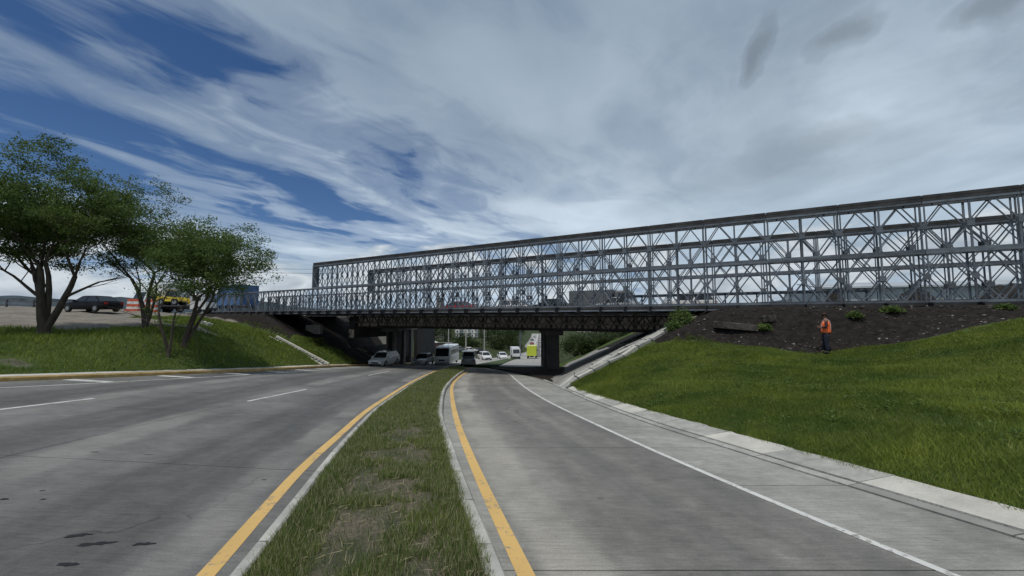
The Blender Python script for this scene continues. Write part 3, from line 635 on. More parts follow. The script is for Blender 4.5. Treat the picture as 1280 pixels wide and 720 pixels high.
# ------------------------------------------------------------------ trees
def tree(name, x, y, stems, R, H0, seed, nclump, per, label, crown_c, leaf=.085, fill=1.0):
    """stems: list of (direction x,y lean, length, base radius); branches grow out and up into a flat topped crown"""
    rr = random.Random(seed); z = gz(x, y); root = empty(name, (x, y, z), 0, label, 'tree', 'trees on the grass bank left of the road')
    tips = []; tr = MB(); lm = MB()
    def grow(p, d, L, r, depth, mb):
        pts = [Vector(p)]; rs = [r]; d = Vector(d).normalized(); n = 5
        for i in range(n):
            d = (d + Vector((rr.uniform(-.14, .14), rr.uniform(-.14, .14), rr.uniform(-.05, .10)*(1 if depth < 3 else -.3)))).normalized()
            pts.append(pts[-1]+d*L/n); rs.append(r*(1-.45*(i+1)/n))
        mb.tube(pts, rs, 8 if depth < 1 else (6 if depth < 2 else 4), cap=False)
        if depth >= 4: tips.append(pts[-1]); tips.append(pts[3]); return
        nb = (3 if depth < 3 else 2)+(rr.random() < .4)
        for k in range(nb):
            a = rr.uniform(0, 2*PI); sp = rr.uniform(.45, .85)+.1*depth
            out = Vector((math.cos(a), math.sin(a), 0))
            nd = (d*math.cos(sp)+out*math.sin(sp)); nd.z = nd.z*.75+.12; st = pts[-1] if k else pts[-1]
            if k == nb-1 and depth < 3: st = pts[3]
            grow(st, nd, L*rr.uniform(.55, .78), rs[-1]*rr.uniform(.6, .8), depth+1, lm)
    for (dx, dy, dz, L, r) in stems:
        tr.tube([(dx*.02, dy*.02, -.3), (dx*.05, dy*.05, .25)], [r*1.5, r*1.05], 8, False)
        grow((dx*.05, dy*.05, .2), (dx, dy, dz), L, r, 0, tr)
    tr.build('trunk', BARK, root, True); lm.build('limbs', BARK, root, True)
    tips = [t for t in tips if t.z > H0*.2]
    cc = Vector(crown_c)
    T = np.array([tuple(t) for t in tips]); 
    idx = RNG.integers(0, len(T), nclump); C = T[idx]+RNG.normal(0, .28, (nclump, 3))*np.array([1.3, 1.3, .5])
    # extra clumps spread through the crown's volume
    ne = int(nclump*.9*fill); q = RNG.normal(0, 1, (ne, 3)); q /= np.linalg.norm(q, axis=1)[:, None]; q *= (RNG.uniform(.25, 1.0, ne)**.45)[:, None]; q[:, 2] = np.where(q[:, 2] < 0, q[:, 2]*.55, q[:, 2])
    E_ = np.array(tuple(cc))+q*np.array([R, R*.85, H0]); E_ = E_[vnoise(E_[:, 0]+50, E_[:, 2]+50, .8, seed)+.2*RNG.uniform(-1, 1, len(E_)) > .47]
    C = np.concatenate([C, E_]); s = C-np.array(tuple(cc)); lim = np.sqrt((s[:, 0]/(R*1.12))**2+(s[:, 1]/R)**2+(s[:, 2]/(H0*1.1))**2); C = C[lim < 1.08]
    m_ = len(C); P = np.repeat(C, per, 0)+RNG.normal(0, 1, (m_*per, 3))*np.array([.24, .24, .15])
    tone = np.repeat(RNG.uniform(0, 1, m_), per)*.7+RNG.uniform(0, .3, m_*per)
    cr = link('crown', leaves_mesh('crown', P, leaf, LEAF, .25, tone), root)
    return root
tree('shade_tree', -25.6, 22, [(-.50, .2, 1.6, 3.2, .25), (.10, -.1, 1.5, 3.4, .23), (.55, .1, 1.35, 3.4, .19), (-.1, .3, 1.6, 3.8, .17)], 4.0, 3.9, 11, 760, 78, 'largest dark green shade tree with several thick trunks, leftmost on the bank', (-.6, 0, 7.1), .066, 1.3)
tree('shade_tree', -21.9, 24, [(-.62, .1, 1.3, 3.2, .15), (.05, 0, 1.5, 3.3, .13), (.35, .2, 1.5, 2.6, .09)], 2.9, 3.1, 23, 420, 70, 'broad green tree with a trunk leaning left, behind the thin pale stem', (-.1, 0, 6.1), .062, .6)
tree('shade_tree', -18.3, 21.5, [(-.10, 0, 1.6, 2.2, .085), (.16, .1, 1.5, 2.2, .07)], 1.7, 1.6, 31, 130, 60, 'slender tree with forked stem and sparse crown between two larger trees', (0.1, 0, 3.9), .058, .3)
tree('shade_tree', -18.9, 23.2, [(.30, 0, 1.5, 2.7, .14), (.85, .1, 1.3, 3.0, .10), (.45, .2, 1.5, 3.0, .09)], 2.9, 2.3, 52, 380, 70, 'open crowned tree with spreading bare limbs, rightmost of the bank trees', (1.8, 0, 5.1), .062, .8)

# low bushes and weeds
def bush(x, y, r, h, n, label, matl=LEAF, cat='bush', group=None, leaf=.07, name='bush'):
    root = empty(name, (x, y, gz(x, y)-.03), 0, label, cat, group)
    q = RNG.normal(0, 1, (n, 3)); q /= np.linalg.norm(q, axis=1)[:, None]; q *= (RNG.uniform(.1, 1, n)**.5)[:, None]; q[:, 2] = np.abs(q[:, 2])
    b = 1+.5*(vnoise(q[:, 0]*3+20, q[:, 1]*3+20, 1.2, 2)-.5)
    P = q*np.array([r, r, h])*b[:, None]
    link('foliage', leaves_mesh('foliage', P, leaf, matl, .5), root)
    st = MB()
    for i in range(5):
        a = random.uniform(0, 6.28); st.tube([(0, 0, -.05), (math.cos(a)*r*.6, math.sin(a)*r*.6, h*.7)], [.02, .008], 4)
    st.build('stems', BARK, root); return root
bush(9.6, 22.6, .8, 1.0, 1400, 'leafy bush at the top of the concrete slope strip, left end of the dark bank')
bush(8.8, 21.9, .5, .6, 700, 'smaller bush in grass just below the leafy bush at the slope strip')
bush(16.7, 17.6, .45, .28, 500, 'clump of pale leafy weeds on the dark bank right of the worker')
bush(19.5, 15.8, .4, .22, 350, 'low weed clump near grass crest at right side of dark bank')
bush(15.4, 18.0, .35, .3, 300, 'tiny weed tuft on the dark earth just right of the worker')
bush(12.2, 19.4, .4, .3, 350, 'tiny weed tuft on the dark earth left of the worker')

# rubble on the dark bank
ROCK = mat('rubble_stone', (.060, .054, .048), .95, 0, .5, 4, .5); ROCKL = mat('pale_rubble', (.24, .225, .20), .95, 0, .3, 4, .4)
rb = MB(); rl = MB()
for i in range(900):
    x = random.uniform(8.5, 26); t = random.random()**1.5; D = 21.9+2.2*t+(.02*(x-14) if x > 14 else 0)+random.gauss(0, .12); y = (D-x*DN[0])/DN[1]; r = random.uniform(.015, .06)*(1.8 if random.random() < .05 else 1)
    ico(rl if random.random() < .14 else rb, (x, y, gz(x, y)+r*.2), r, i, .3, 0 if r < .06 else 1, .7)
tag(rb.build('bank_rubble', ROCK), 'brown stones and clods scattered over the dark earth bank', 'rubble', kind='stuff')
tag(rl.build('pale_debris', ROCKL), 'pale broken concrete chips scattered over the dark earth bank', 'rubble', kind='stuff')
def slabblock(x, y, L, w, h, a, label, tilt=0, dz=0, m=MATS['rubble_stone']):
    mb = MB(); rings = []; r = random.Random(int(x*7))
    for i in range(7):
        u = -L/2+L*i/6; j = lambda: r.uniform(-.05, .05)
        rings.append([(u, -w/2+j(), -h/2), (u, w/2+j(), -h/2), (u, w/2+j(), h/2+j()), (u, -w/2+j(), h/2+j())])
    mb.loft(rings); o = mb.build('concrete_block', m); o.location = (x, y, gz(x, y)+h*.3+dz); o.rotation_euler = (0, tilt, a); tag(o, label, 'concrete block')
slabblock(11.1, 20.0, 1.9, .6, .30, -.35, 'broken concrete slab lying on the dark bank behind the grass crest', .08, .05)
slabblock(12.5, 19.6, .6, .4, .28, -.2, 'small dark concrete chunk right of the broken slab on the bank', -.1)
slabblock(-23.6, 48, 1.6, 1.0, 1.1, .2, 'pale concrete block on the left slope below the bridge', 0, .1, CONC)
slabblock(-22.6, 29.6, .8, .5, .4, .6, 'white rubble lump at the end of the gravel beside the rightmost tree', .4, 0, KERBB)

# ------------------------------------------------------------------ concrete chute on the left bank
ch = empty('concrete_chute', (-16.3, 35.4, gz(-16.5, 35.4)), 0, 'white concrete drainage chute with stepped floor on the left bank', 'drain')
A0 = Vector((-16.35, 35.4, rz_(-16.35, 35.4)+.15)); A1 = Vector((-22.0, 37.0, -1.80)); dv = (A1-A0); sd = Vector((dv.y, -dv.x, 0)).normalized(); o0 = Vector(ch.location)
for s in (-.42, .42):
    MB().beam(A0+sd*s-o0, A1+sd*s-o0, .16, .3).build('side_wall', KERBB, ch)
for i in range(16):
    p = A0+dv*((i+.5)/16)-o0; mb = MB(); mb.box(p-Vector((0, 0, .05)), (.22, .7, .16), Matrix.Rotation(math.atan2(dv.y, dv.x), 3, 'Z')); mb.build('step', KERB, ch)
MB().beam(A0-o0-Vector((0, 0, .14)), A1-o0-Vector((0, 0, .14)), .8, .08).build('floor', CONCK, ch)
# ------------------------------------------------------------------ edge curbs of the paved slope on the right
ps = empty('slope_drain', (2.8, 20.7, -3.5), 0, 'pale concrete drain strip with two kerbs climbing from ramp to bridge', 'drain'); o0 = Vector(ps.location)
def along(off_, w, h, name, m, n=9, dz=.06):
    for i in range(n):
        t0, t1 = i/n+.004, (i+1)/n-.004
        P = []
        for t in (t0, t1):
            x = 2.5+7.6*t; y = 20.5+(x-2.7)*.32+off_; P.append(Vector((x, y, gz(x, y)+dz))-o0)
        MB().beam(P[0], P[1], w, h).build(name, m if not isinstance(m, list) else m[i % len(m)], ps)
along(-.10, .30, .26, 'kerb_stone', [KERB, KERBB, KERB], 9, .05); along(.38, .34, .12, 'channel_floor', BED, 9, .02); along(.78, .26, .26, 'kerb_stone', [CONC, KERB], 9, .05); along(1.35, .8, .12, 'slope_slab', [CONC, KERB], 7, .01)
along(2.45, .22, .22, 'kerb_stone', [CONCD], 7, .03)

# ------------------------------------------------------------------ temporary truss bridge
PL = 3.05; dB = Vector((-.8649, .5020, 0)).normalized(); P0 = Vector((21.40, 16.84, 0))-dB*.28; nB = Vector((.5020, .8649, 0)).normalized()
ZB, HS = .68, 2.34
ROT = math.atan2(dB.y, dB.x)
bridge = empty('truss_bridge', (P0.x, P0.y, ZB), ROT, 'long galvanised steel temporary truss bridge, double storey, spanning over the road', 'bridge')
# panel in local frame: x along, z up; two planes apart GAPW in y (towards the far side: local y = -n)
GAPW = .58
def panel_frame(plane_ys, mid=True):
    mb = MB()
    for y in plane_ys:
        for s in (-.045, .045):
            mb.box((PL/2, y+s, .055), (PL-.02, .05, .11)); mb.box((PL/2, y+s, HS-.055), (PL-.02, .05, .11))
        for x in (.07, PL-.07): mb.box((x, y, HS/2), (.05, .06, HS-.22))
    return mb
def diag_pts():
    q, h = PL/4, HS
    zt, zb, zm = h-.10, .10, h/2
    return [((.06, zm), (q, zt)), ((q, zt), (2*q, zm)), ((2*q, zm), (3*q, zt)), ((3*q, zt), (4*q-.06, zm)), ((.06, zm), (q, zb)), ((q, zb), (2*q, zm)), ((2*q, zm), (3*q, zb)), ((3*q, zb), (4*q-.06, zm))]
DW = .048
mfr = panel_frame((0, -GAPW)).mesh('truss_panel', STEEL)
dm = []
for (a, b) in diag_pts():
    mb = MB(); mb.beam((a[0], 0, a[1]), (b[0], 0, b[1]), DW, DW, (0, 1, 0)); dm.append(mb.mesh('diagonal', STEEL))
pm = MB().box((PL/2, 0, HS/2), (.075, .06, HS-.22)).mesh('post', STEEL)
gm = MB().box((0, .055, HS/2), (.25, .014, .25)).mesh('gusset_plate', STEEL)
gm2 = MB().box((PL/2, .055, HS/2), (.24, .014, .24)).mesh('gusset_plate', STEEL)
full = panel_frame((0, -GAPW))
for yy in (0, -GAPW):
    for (a, b) in diag_pts(): full.beam((a[0], yy, a[1]), (b[0], yy, b[1]), DW, DW, (0, 1, 0))
    full.box((PL/2, yy, HS/2), (.075, .06, HS-.22))
for x, w in ((0, .30), (PL/2, .28)): full.box((x, .055, HS/2), (w, .014, w)); full.box((x, -GAPW-.055, HS/2), (w, .014, w))
mfull = full.mesh('truss_panel', STEEL)
chord = MB()
for y in (0, -GAPW):
    for s in (-.05, .05): chord.box((PL/2, y+s, .06), (PL-.012, .055, .12))
    chord.box((PL/2, y, .128), (PL-.1, .16, .012))
chord.box((.5, -GAPW/2, .06), (.07, .5, .06)); chord.box((PL-.5, -GAPW/2, .06), (.07, .5, .06))
mch = chord.mesh('reinforcing_chord', RUST)
post2 = MB()
for y in (0, -GAPW): post2.box((0, y+.0, HS), (.17, .10, HS*2-.05))
mjoint = post2.mesh('joint_post', STEEL)
for row, yoff in ((0, 0.0), (1, -7.1)):
    for k in range(-5, 23):
        for st in (0, 1):
            if st == 1 and k >= (16 if row == 0 else 16): continue
            det = (row == 0 and -1 <= k <= 7)
            o = link('truss_panel', mfr if det else mfull, bridge); o.location = (k*PL, yoff, st*HS)
            if det:
                for yy in (0, -GAPW):
                    for d_ in dm:
                        q = link('diagonal', d_, o); q.location = (0, yy, 0)
                    q = link('post', pm, o); q.location = (0, yy, 0)
                link('gusset_plate', gm, o); link('gusset_plate', gm2, o)
        if k < 16:
            o = link('reinforcing_chord', mch, bridge); o.location = (k*PL, yoff, 2*HS+.004)
            o = link('reinforcing_chord', mch, bridge); o.location = (k*PL, yoff, 2*HS+.15)
        o = link('reinforcing_chord', mch, bridge); o.location = (k*PL, yoff, -.145)
    # end frames
    MB().box((16*PL+.05, yoff-GAPW/2, HS*1.5), (.1, GAPW+.1, HS)).build('end_frame', STEEL, bridge)
tm = MB(); tm.box((0, -3.7, -.12), (.12, 8.6, .05)); tm.box((0, -3.7, -.42), (.14, 8.6, .04)); tm.box((0, -3.7, -.27), (.03, 8.6, .28)); tmesh = tm.mesh('transom', STEELD)
for k in range(-5, 24):
    for h in (.0, 1.5):
        if k == 23 and h: continue
        o = link('transom', tmesh, bridge); o.location = (k*PL+h, 0, .10)
for k in range(-5, 23):
    o = MB().box((k*PL+PL/2, -3.7, .115), (PL-.02, 6.5, .07)).build('deck_panel', STEELD, bridge)
for j, yy in enumerate((.12, -7.6)):
    MB().box((9*PL, yy, -.24), (28*PL, .06, .10)).build('edge_rail', STEEL, bridge)
# sway bracing between the top chords
for k in range(-5, 16):
    mb = MB(); mb.beam((k*PL, -GAPW, 2*HS-.1), (k*PL, -7.1, 2*HS-.1), .07, .09) if k % 4 == 99 else mb.box((k*PL, -7.25, HS), (.02, .02, .02))
    if k % 4 == 99: mb.build('overhead_strut', STEEL, bridge)

# lattice girder slung under the deck
lg = empty('lattice_girder', (12.1, 28.9, -.62), ROT, 'dark low lattice girder running beneath the bridge deck', 'girder'); Z1 = 1.05
pbm = MB(); pbm.box((PL/2, 0, .06), (PL-.01, .12, .12)); pbm.box((PL/2, 0, Z1), (PL-.01, .12, .12))
pbm.box((.04, 0, Z1/2), (.20, .10, Z1-.12)); pbm.box((PL/2, 0, Z1/2), (.09, .08, Z1-.12))
mesh_b = pbm.mesh('girder_bay', GIRD)
vb = [MB().beam((a, 0, Z1-.08), (b, 0, .1), .07, .07, (0, 1, 0)).mesh('brace', GIRD) for a, b in ((.15, PL/4+.1), (PL/2-.05, PL/4+.1), (PL/2+.05, PL*.75), (PL-.1, PL*.75))]
for k in range(12):
    o = link('girder_bay', mesh_b, lg); o.location = (k*PL, 0, 0)
    for b_ in vb: link('brace', b_, o)

# ------------------------------------------------------------------ concrete overpass behind
ov = empty('concrete_overpass', (0, 0, 0), 0, 'old dark concrete road overpass on piers behind the truss bridge', 'bridge')
def along_b(D, t, z): # point at distance D from the eye, t metres along the bridge line
    q = nB*D + dB*t; return Vector((q.x, q.y, z))
for D0 in (34.2, 36.2, 38.2, 40.2, 41.8):
    MB().beam(along_b(D0, -9, -.55), along_b(D0, 42, -.55), .5, 1.35).build('girder', mat('shade_dark_girder', (.045, .042, .04), .95, 0, .4, .8), ov)  # shade painted in: near-black colour on girder faces the sun reaches
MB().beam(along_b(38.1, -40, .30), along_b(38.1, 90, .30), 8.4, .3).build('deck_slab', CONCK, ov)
for D0 in (34.05, 42.2): MB().beam(along_b(D0, -40, .72), along_b(D0, 90, .72), .22, .5).build('parapet', CONCD, ov)
def pier(x, y, w, l):
    zt = -1.35; zb = rz_(x, y)-.3; mb = MB(); h = zt-zb
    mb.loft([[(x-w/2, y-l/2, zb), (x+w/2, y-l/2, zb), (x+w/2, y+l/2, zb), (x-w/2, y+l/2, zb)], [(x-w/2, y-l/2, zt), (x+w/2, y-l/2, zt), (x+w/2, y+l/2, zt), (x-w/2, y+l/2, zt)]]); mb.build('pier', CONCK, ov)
for y in (40.0, 44.2, 48.0): pier(4.05, y, 1.15, 1.0)
for y in (49.8, 54.2, 58): pier(-14.9, y, 1.0, 1.0)
MB().box((4.05, 43.9, -1.42), (1.7, 11.0, .55)).build('pier_cap', CONCK, ov); MB().box((-14.9, 54, -1.42), (1.7, 11, .55)).build('pier_cap', CONCK, ov)
MB().box((-14.9, 54.5, -3.4), (.5, 10.5, 4)).build('pier_wall', mat('shade_dark_wall', (.035, .033, .032), .95, 0, .4, .8), ov)  # near-black colour stands in for the shade between the piers
rw_ = empty('added_dark_wall', (-14.6, 68, -7.2), 0, 'added wall coloured black as shade beyond the overpass piers behind the grey sedan', 'wall'); MB().box((0, 0, 2.6), (.5, 14, 6.2)).build('wall_face', mat('shade_black_concrete', (.022, .021, .021), .95, 0, .4, .8), rw_); MB().box((0, 0, 5.75), (.7, 14.1, .12)).build('coping', MATS['shade_black_concrete'], rw_)  # wall added to close off daylight; its black colour stands in for shade
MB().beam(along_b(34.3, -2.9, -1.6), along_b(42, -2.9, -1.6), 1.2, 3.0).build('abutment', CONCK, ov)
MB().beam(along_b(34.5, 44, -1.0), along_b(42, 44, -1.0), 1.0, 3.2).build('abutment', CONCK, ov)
# guard railing on the overpass
gr = empty('guard_railing', along_b(33.6, 6, .5), ROT, 'long grey railing beam seen through the truss above the road deck', 'railing')
MB().box((-5, 0, 1.25), (16, .1, .22)).build('rail', STEEL, gr)
for i in range(9): MB().box((-12.8+2*i, .06, .62), (.1, .08, 1.24)).build('post', STEELD, gr)

# ------------------------------------------------------------------ vehicles
def wheel(par, x, y, r, w=.2, name='wheel'):
    s = 1 if y > 0 else -1
    mb = MB(); mb.tube([(x, y-w/2, r), (x, y-w*.4, r), (x, y+w*.4, r), (x, y+w/2, r)], [r*.9, r, r, r*.9], 16); o = mb.build(name, RUBBER, par, False)
    mb = MB(); mb.tube([(x, y, r), (x, y+s*(w/2+.006), r)], [r*.62, r*.58], 12); mb.build('rim', RIM, o)
def car(loc, rz, kind, paintm, label, group=None, s=1.0, detail=True, cat='car', name=None):
    x, y, z = loc
    root = empty(name or {'sedan': 'sedan_car', 'suv': 'suv_car', 'pickup': 'pickup_truck'}[kind], (x, y, z), rz, label, cat, group); root.scale = (s, s, s)
    if kind == 'sedan': L, Wd, H, belt, hood = 4.5, 1.74, 1.42, .90, .80; cab = [(-1.75, -1.15), (.25, 1.0)]; dk = .93
    elif kind == 'suv': L, Wd, H, belt, hood = 4.25, 1.80, 1.58, .98, .90; cab = [(-2.02, -1.55), (.50, 1.15)]; dk = .98
    else: L, Wd, H, belt, hood = 5.1, 1.82, 1.75, 1.08, 1.02; cab = [(-.75, -.60), (.75, 1.30)]; dk = .95
    hw = Wd/2; rw = .31 if kind == 'sedan' else .35
    st = [(-L/2, .84, .42, dk-.12), (-L/2+.10, .95, .30, dk), (cab[0][0], 1.0, .24, belt if kind != 'pickup' else dk), (0, 1.0, .22, belt), (cab[1][1], .99, .22, belt-.01), (L/2-.6, .97, .24, hood), (L/2-.12, .90, .27, hood-.12), (L/2, .78, .36, hood-.28)]
    rings = []
    for (xx, f, zb, zt) in st:
        w = hw*f; zm = (zb+zt)/2
        rings.append([(xx, -w*.9, zb), (xx, w*.9, zb), (xx, w, zb+.14), (xx, w, zm+.08), (xx, w*.965, zt-.04), (xx, w*.90, zt), (xx, 0, zt+.025), (xx, -w*.90, zt), (xx, -w*.965, zt-.04), (xx, -w, zm+.08), (xx, -w, zb+.14)])
    mb = MB(); mb.loft(rings); body = mb.build('body', paintm, root, True)
    bv = body.modifiers.new('edges', 'EDGE_SPLIT'); bv.split_angle = math.radians(38)
    (a0, a1), (b1, b0) = cab[0], cab[1]
    wb, wt = hw*.93, hw*.74
    base = [(a0, -wb, belt-.02), (b0, -wb, belt-.02), (b0, wb, belt-.02), (a0, wb, belt-.02)]; top = [(a1, -wt, H-.05), (b1, -wt, H-.05), (b1, wt, H-.05), (a1, wt, H-.05)]
    cap_ = [(a1+.15, -wt*.86, H), (b1-.12, -wt*.86, H), (b1-.12, wt*.86, H), (a1+.15, wt*.86, H)]
    mb = MB(); mb.loft([base, top, cap_]); mb.build('roof', paintm, root)
    def quad(A, B, C_, D_, ins, name_, m_, out=.012):
        P = [Vector(p) for p in (A, B, C_, D_)]; c = sum(P, Vector())/4; nrm = (P[1]-P[0]).cross(P[3]-P[0]).normalized()
        if nrm.dot(c-Vector((0, 0, 1))) < 0: nrm = -nrm
        Q = [p.lerp(c, ins)+nrm*out for p in P]; Q2 = [p-nrm*.03 for p in Q]
        MB().loft([Q2, Q]).build(name_, m_, root)
    quad(base[1], base[2], top[2], top[1], .10, 'windscreen', GLASS); quad(base[0], base[3], top[3], top[0], .14, 'rear_window', GLASS)
    for (bi, bj, ti, tj) in ((0, 1, 0, 1), (3, 2, 3, 2)):
        A, B = Vector(base[bi]), Vector(base[bj]); C_, D_ = Vector(top[tj]), Vector(top[ti])
        if kind == 'pickup': quad(A, B, C_, D_, .14, 'side_window', GLASS); continue
        m1 = A.lerp(B, .52); m2 = D_.lerp(C_, .47)
        quad(A, m1, m2, D_, .12, 'side_window', GLASS); quad(m1, B, C_, m2, .12, 'side_window', GLASS)
    for yy in (-1, 1):
        MB().box((L/2-.12, yy*hw*.66, hood-.22), (.16, .36, .15)).build('headlight', LAMPG, root)
        MB().box((-L/2+.05, yy*hw*.72, dk-.18), (.10, .26, .20)).build('tail_light', TAILR, root)
        MB().box((b0-.35, yy*(hw+.07), belt+.06), (.12, .18, .13)).build('mirror', paintm, root)
        for xx in (L/2-.85, -L/2+.82): wheel(root, xx, yy*(hw-.09), rw)
    MB().box((L/2-.02, 0, hood-.36), (.06, hw*.95, .14)).build('grille', BLACKP, root)
    MB().box((L/2-.03, 0, .36), (.10, hw*1.5, .13)).build('bumper', BLACKP if kind != 'sedan' else paintm, root)
    MB().box((-L/2+.02, 0, .44), (.10, hw*1.6, .16)).build('bumper', paintm, root)
    if kind == 'pickup':
        MB().box((-1.65, 0, dk+.01), (1.6, hw*1.6, .03)).build('cargo_bed', BLACKP, root)
    if kind == 'suv':
        for yy in (-1, 1): MB().beam((a1+.3, yy*wt*.8, H+.04), (b1-.3, yy*wt*.8, H+.04), .04, .04).build('roof_rail', BLACKP, root)
    return root
def heading(ax, ay): return math.atan2(ay, ax)
def boxtruck(loc, rz, name, label, L, Wd, H, cabm, boxm, cabL=1.7, cat='truck', s=1, box_h=None, flat=False):
    root = empty(name, loc, rz, label, cat); root.scale = (s, s, s); hw = Wd/2; ch_ = min(2.3, H-.1)
    rings = []
    for xx, zb, zt, f in ((L/2-cabL, .5, ch_, 1), (L/2-.35, .5, ch_, 1), (L/2-.05, .45, ch_*.62, .98), (L/2, .45, .9, .95)):
        w = hw*.95*f; rings.append([(xx, -w, zb), (xx, w, zb), (xx, w, zt-.12), (xx, w*.9, zt), (xx, -w*.9, zt), (xx, -w, zt-.12)])
    cb = MB().loft(rings).build('cab', cabm, root)
    MB().loft([[(L/2-.03, -hw*.8, ch_*.60), (L/2-.03, hw*.8, ch_*.60), (L/2-.33, hw*.78, ch_*.93), (L/2-.33, -hw*.78, ch_*.93)], [(L/2+.0, -hw*.8, ch_*.62), (L/2+.0, hw*.8, ch_*.62), (L/2-.28, hw*.78, ch_*.95), (L/2-.28, -hw*.78, ch_*.95)]]).build('windscreen', GLASS, root)
    for yy in (-1, 1):
        MB().box((L/2-.95, yy*hw*.955, ch_*.76), (.8, .02, .5)).build('side_window', GLASS, root)
        MB().box((L/2+.01, yy*hw*.7, .85), (.05, .3, .18)).build('headlight', LAMPG, root)
        for xx in (L/2-.9, -L/2+1.1): wheel(root, xx, yy*(hw-.15), .42, .26)
    MB().box((L/2+.01, 0, .55), (.12, Wd*.95, .22)).build('bumper', BLACKP, root)
    MB().box((-.2, 0, .62), (L-.6, .8, .2)).build('chassis', BLACKP, root)
    if flat: MB().box((-cabL/2, 0, .85), (L-cabL-.1, Wd, .14)).build('flat_bed', boxm, root)
    else:
        bx = -cabL/2-.05; MB().box((bx, 0, (.8+H)/2), (L-cabL-.15, Wd, H-.8)).build('cargo_box', boxm, root)
        for i in range(5): MB().box((bx-(L-cabL)/2+.5+i*(L-cabL-1)/4, 0, (.8+H)/2), (.05, Wd+.03, H-.82)).build('rib', boxm, root)
    return root
def minibus(loc, rz, label):
    L, Wd, H = 6.4, 2.05, 2.55; root = empty('minibus', loc, rz, label, 'bus'); hw = Wd/2; rings = []
    for xx, zb, zt, f in ((-L/2, .4, H-.12, .94), (-L/2+.15, .35, H, 1), (L/2-.9, .35, H, 1), (L/2-.35, .35, H-.12, .98), (L/2-.05, .38, 1.35, .95), (L/2, .42, .9, .9)):
        w = hw*f; rings.append([(xx, -w, zb), (xx, w, zb), (xx, w, zt*.55), (xx, w*.95, zt-.12), (xx, w*.84, zt), (xx, -w*.84, zt), (xx, -w*.95, zt-.12), (xx, -w, zt*.55)])
    MB().loft(rings).build('body', WHITE, root)
    MB().loft([[(L/2-.04, -hw*.84, 1.32), (L/2-.04, hw*.84, 1.32), (L/2-.36, hw*.84, H-.28), (L/2-.36, -hw*.84, H-.28)], [(L/2+.0, -hw*.84, 1.34), (L/2+.0, hw*.84, 1.34), (L/2-.31, hw*.84, H-.26), (L/2-.31, -hw*.84, H-.26)]]).build('windscreen', GLASS, root)
    for yy in (-1, 1):
        for i in range(5): MB().box((-2.5+i*1.05, yy*hw*.985, 1.72), (.88, .04, .62)).build('side_window', GLASS, root)
        MB().box((L/2-.01, yy*hw*.68, .86), (.05, .34, .2)).build('headlight', LAMPG, root)
        for xx in (L/2-1.0, -L/2+1.2): wheel(root, xx, yy*(hw-.13), .36, .24)
    MB().box((L/2-.0, 0, .82), (.05, hw*.8, .2)).build('grille', BLACKP, root); MB().box((L/2+.0, 0, .48), (.1, Wd*.9, .2)).build('bumper', SILVER, root)
    return root
def onroad(x, y): return (x, y, rz_(x, y)+.005)
to_cam = -PI/2
car(onroad(-14.3, 45.3), to_cam-.18, 'suv', WHITE, 'white compact SUV driving out from under the bridge beside the yellow kerb', cat='car')
car(onroad(-11.3, 51.5), to_cam-.1, 'sedan', SILVER, 'silver grey sedan in the shade under the bridge left of the minibus')
minibus(onroad(-8.9, 55.5), to_cam-.06, 'white minibus coming out of the shade under the overpass')
car(onroad(-5.7, 53), PI/2+.1, 'pickup', SILVER, 'pale pickup truck half hidden behind the far tip of the median', cat='pickup')
car(onroad(-5.2, 77.5), to_cam+.35, 'suv', WHITE, 'white hatchback approaching on the sunny road just past the overpass')
car(onroad(-2.1, 87.5), to_cam+.2, 'sedan', WHITE, 'white sedan facing the camera beyond the second light pole')
boxtruck(onroad(.7, 88), to_cam+.1, 'small_truck', 'small white box truck beside the sign pole on the far road', 4.6, 1.8, 2.5, WHITE, WHITE, 1.4)
boxtruck(onroad(4.6, 92), PI/2-.1, 'yellow_truck', 'bright yellow green box truck driving up the far road', 5.5, 2.1, 3.0, LIME, LIME, 1.6)
k_ = 0
for (x, y, c, kind, nm) in ((8.0, 99, WHITE, 'suv', 'white car in the right lane, beside the overpass pier'), (9.0, 112, GREYC, 'sedan', 'grey car climbing behind the white one beside the pier'), (7.3, 128, SILVER, 'sedan', 'silver car ahead of the yellow truck'), (11.5, 150, WHITE, 'sedan', 'white car midway up the far road, right lane'), (8.4, 170, REDC, 'sedan', 'small red car midway up the far road, left side'),
                        (15, 205, WHITE, 'suv', 'white car far up the hill, right lane'), (12, 240, GREYC, 'sedan', 'dark car far up the hill, left lane'), (22, 300, WHITE, 'sedan', 'white speck of a car near the top, right side'), (19, 340, SILVER, 'suv', 'silver speck of a car near the top, left side')):
    car(onroad(x, y), to_cam+.05 if k_ % 2 else PI/2, kind, c, nm, 'cars on the far road'); k_ += 1
for i, (x, y, c, nm) in enumerate(((-12.9, 100, GREYC, 'dark parked car nearest to the minibus roof, beyond the road edge'), (-10.4, 100.5, WHITE, 'white parked car between two dark ones behind the minibus'), (-7.9, 101, BLACKC, 'black parked car at the right end of the row behind the minibus'))):
    car((x, y, gz(x, y)), 0.2, 'sedan', c, nm, 'cars parked beyond the overpass')
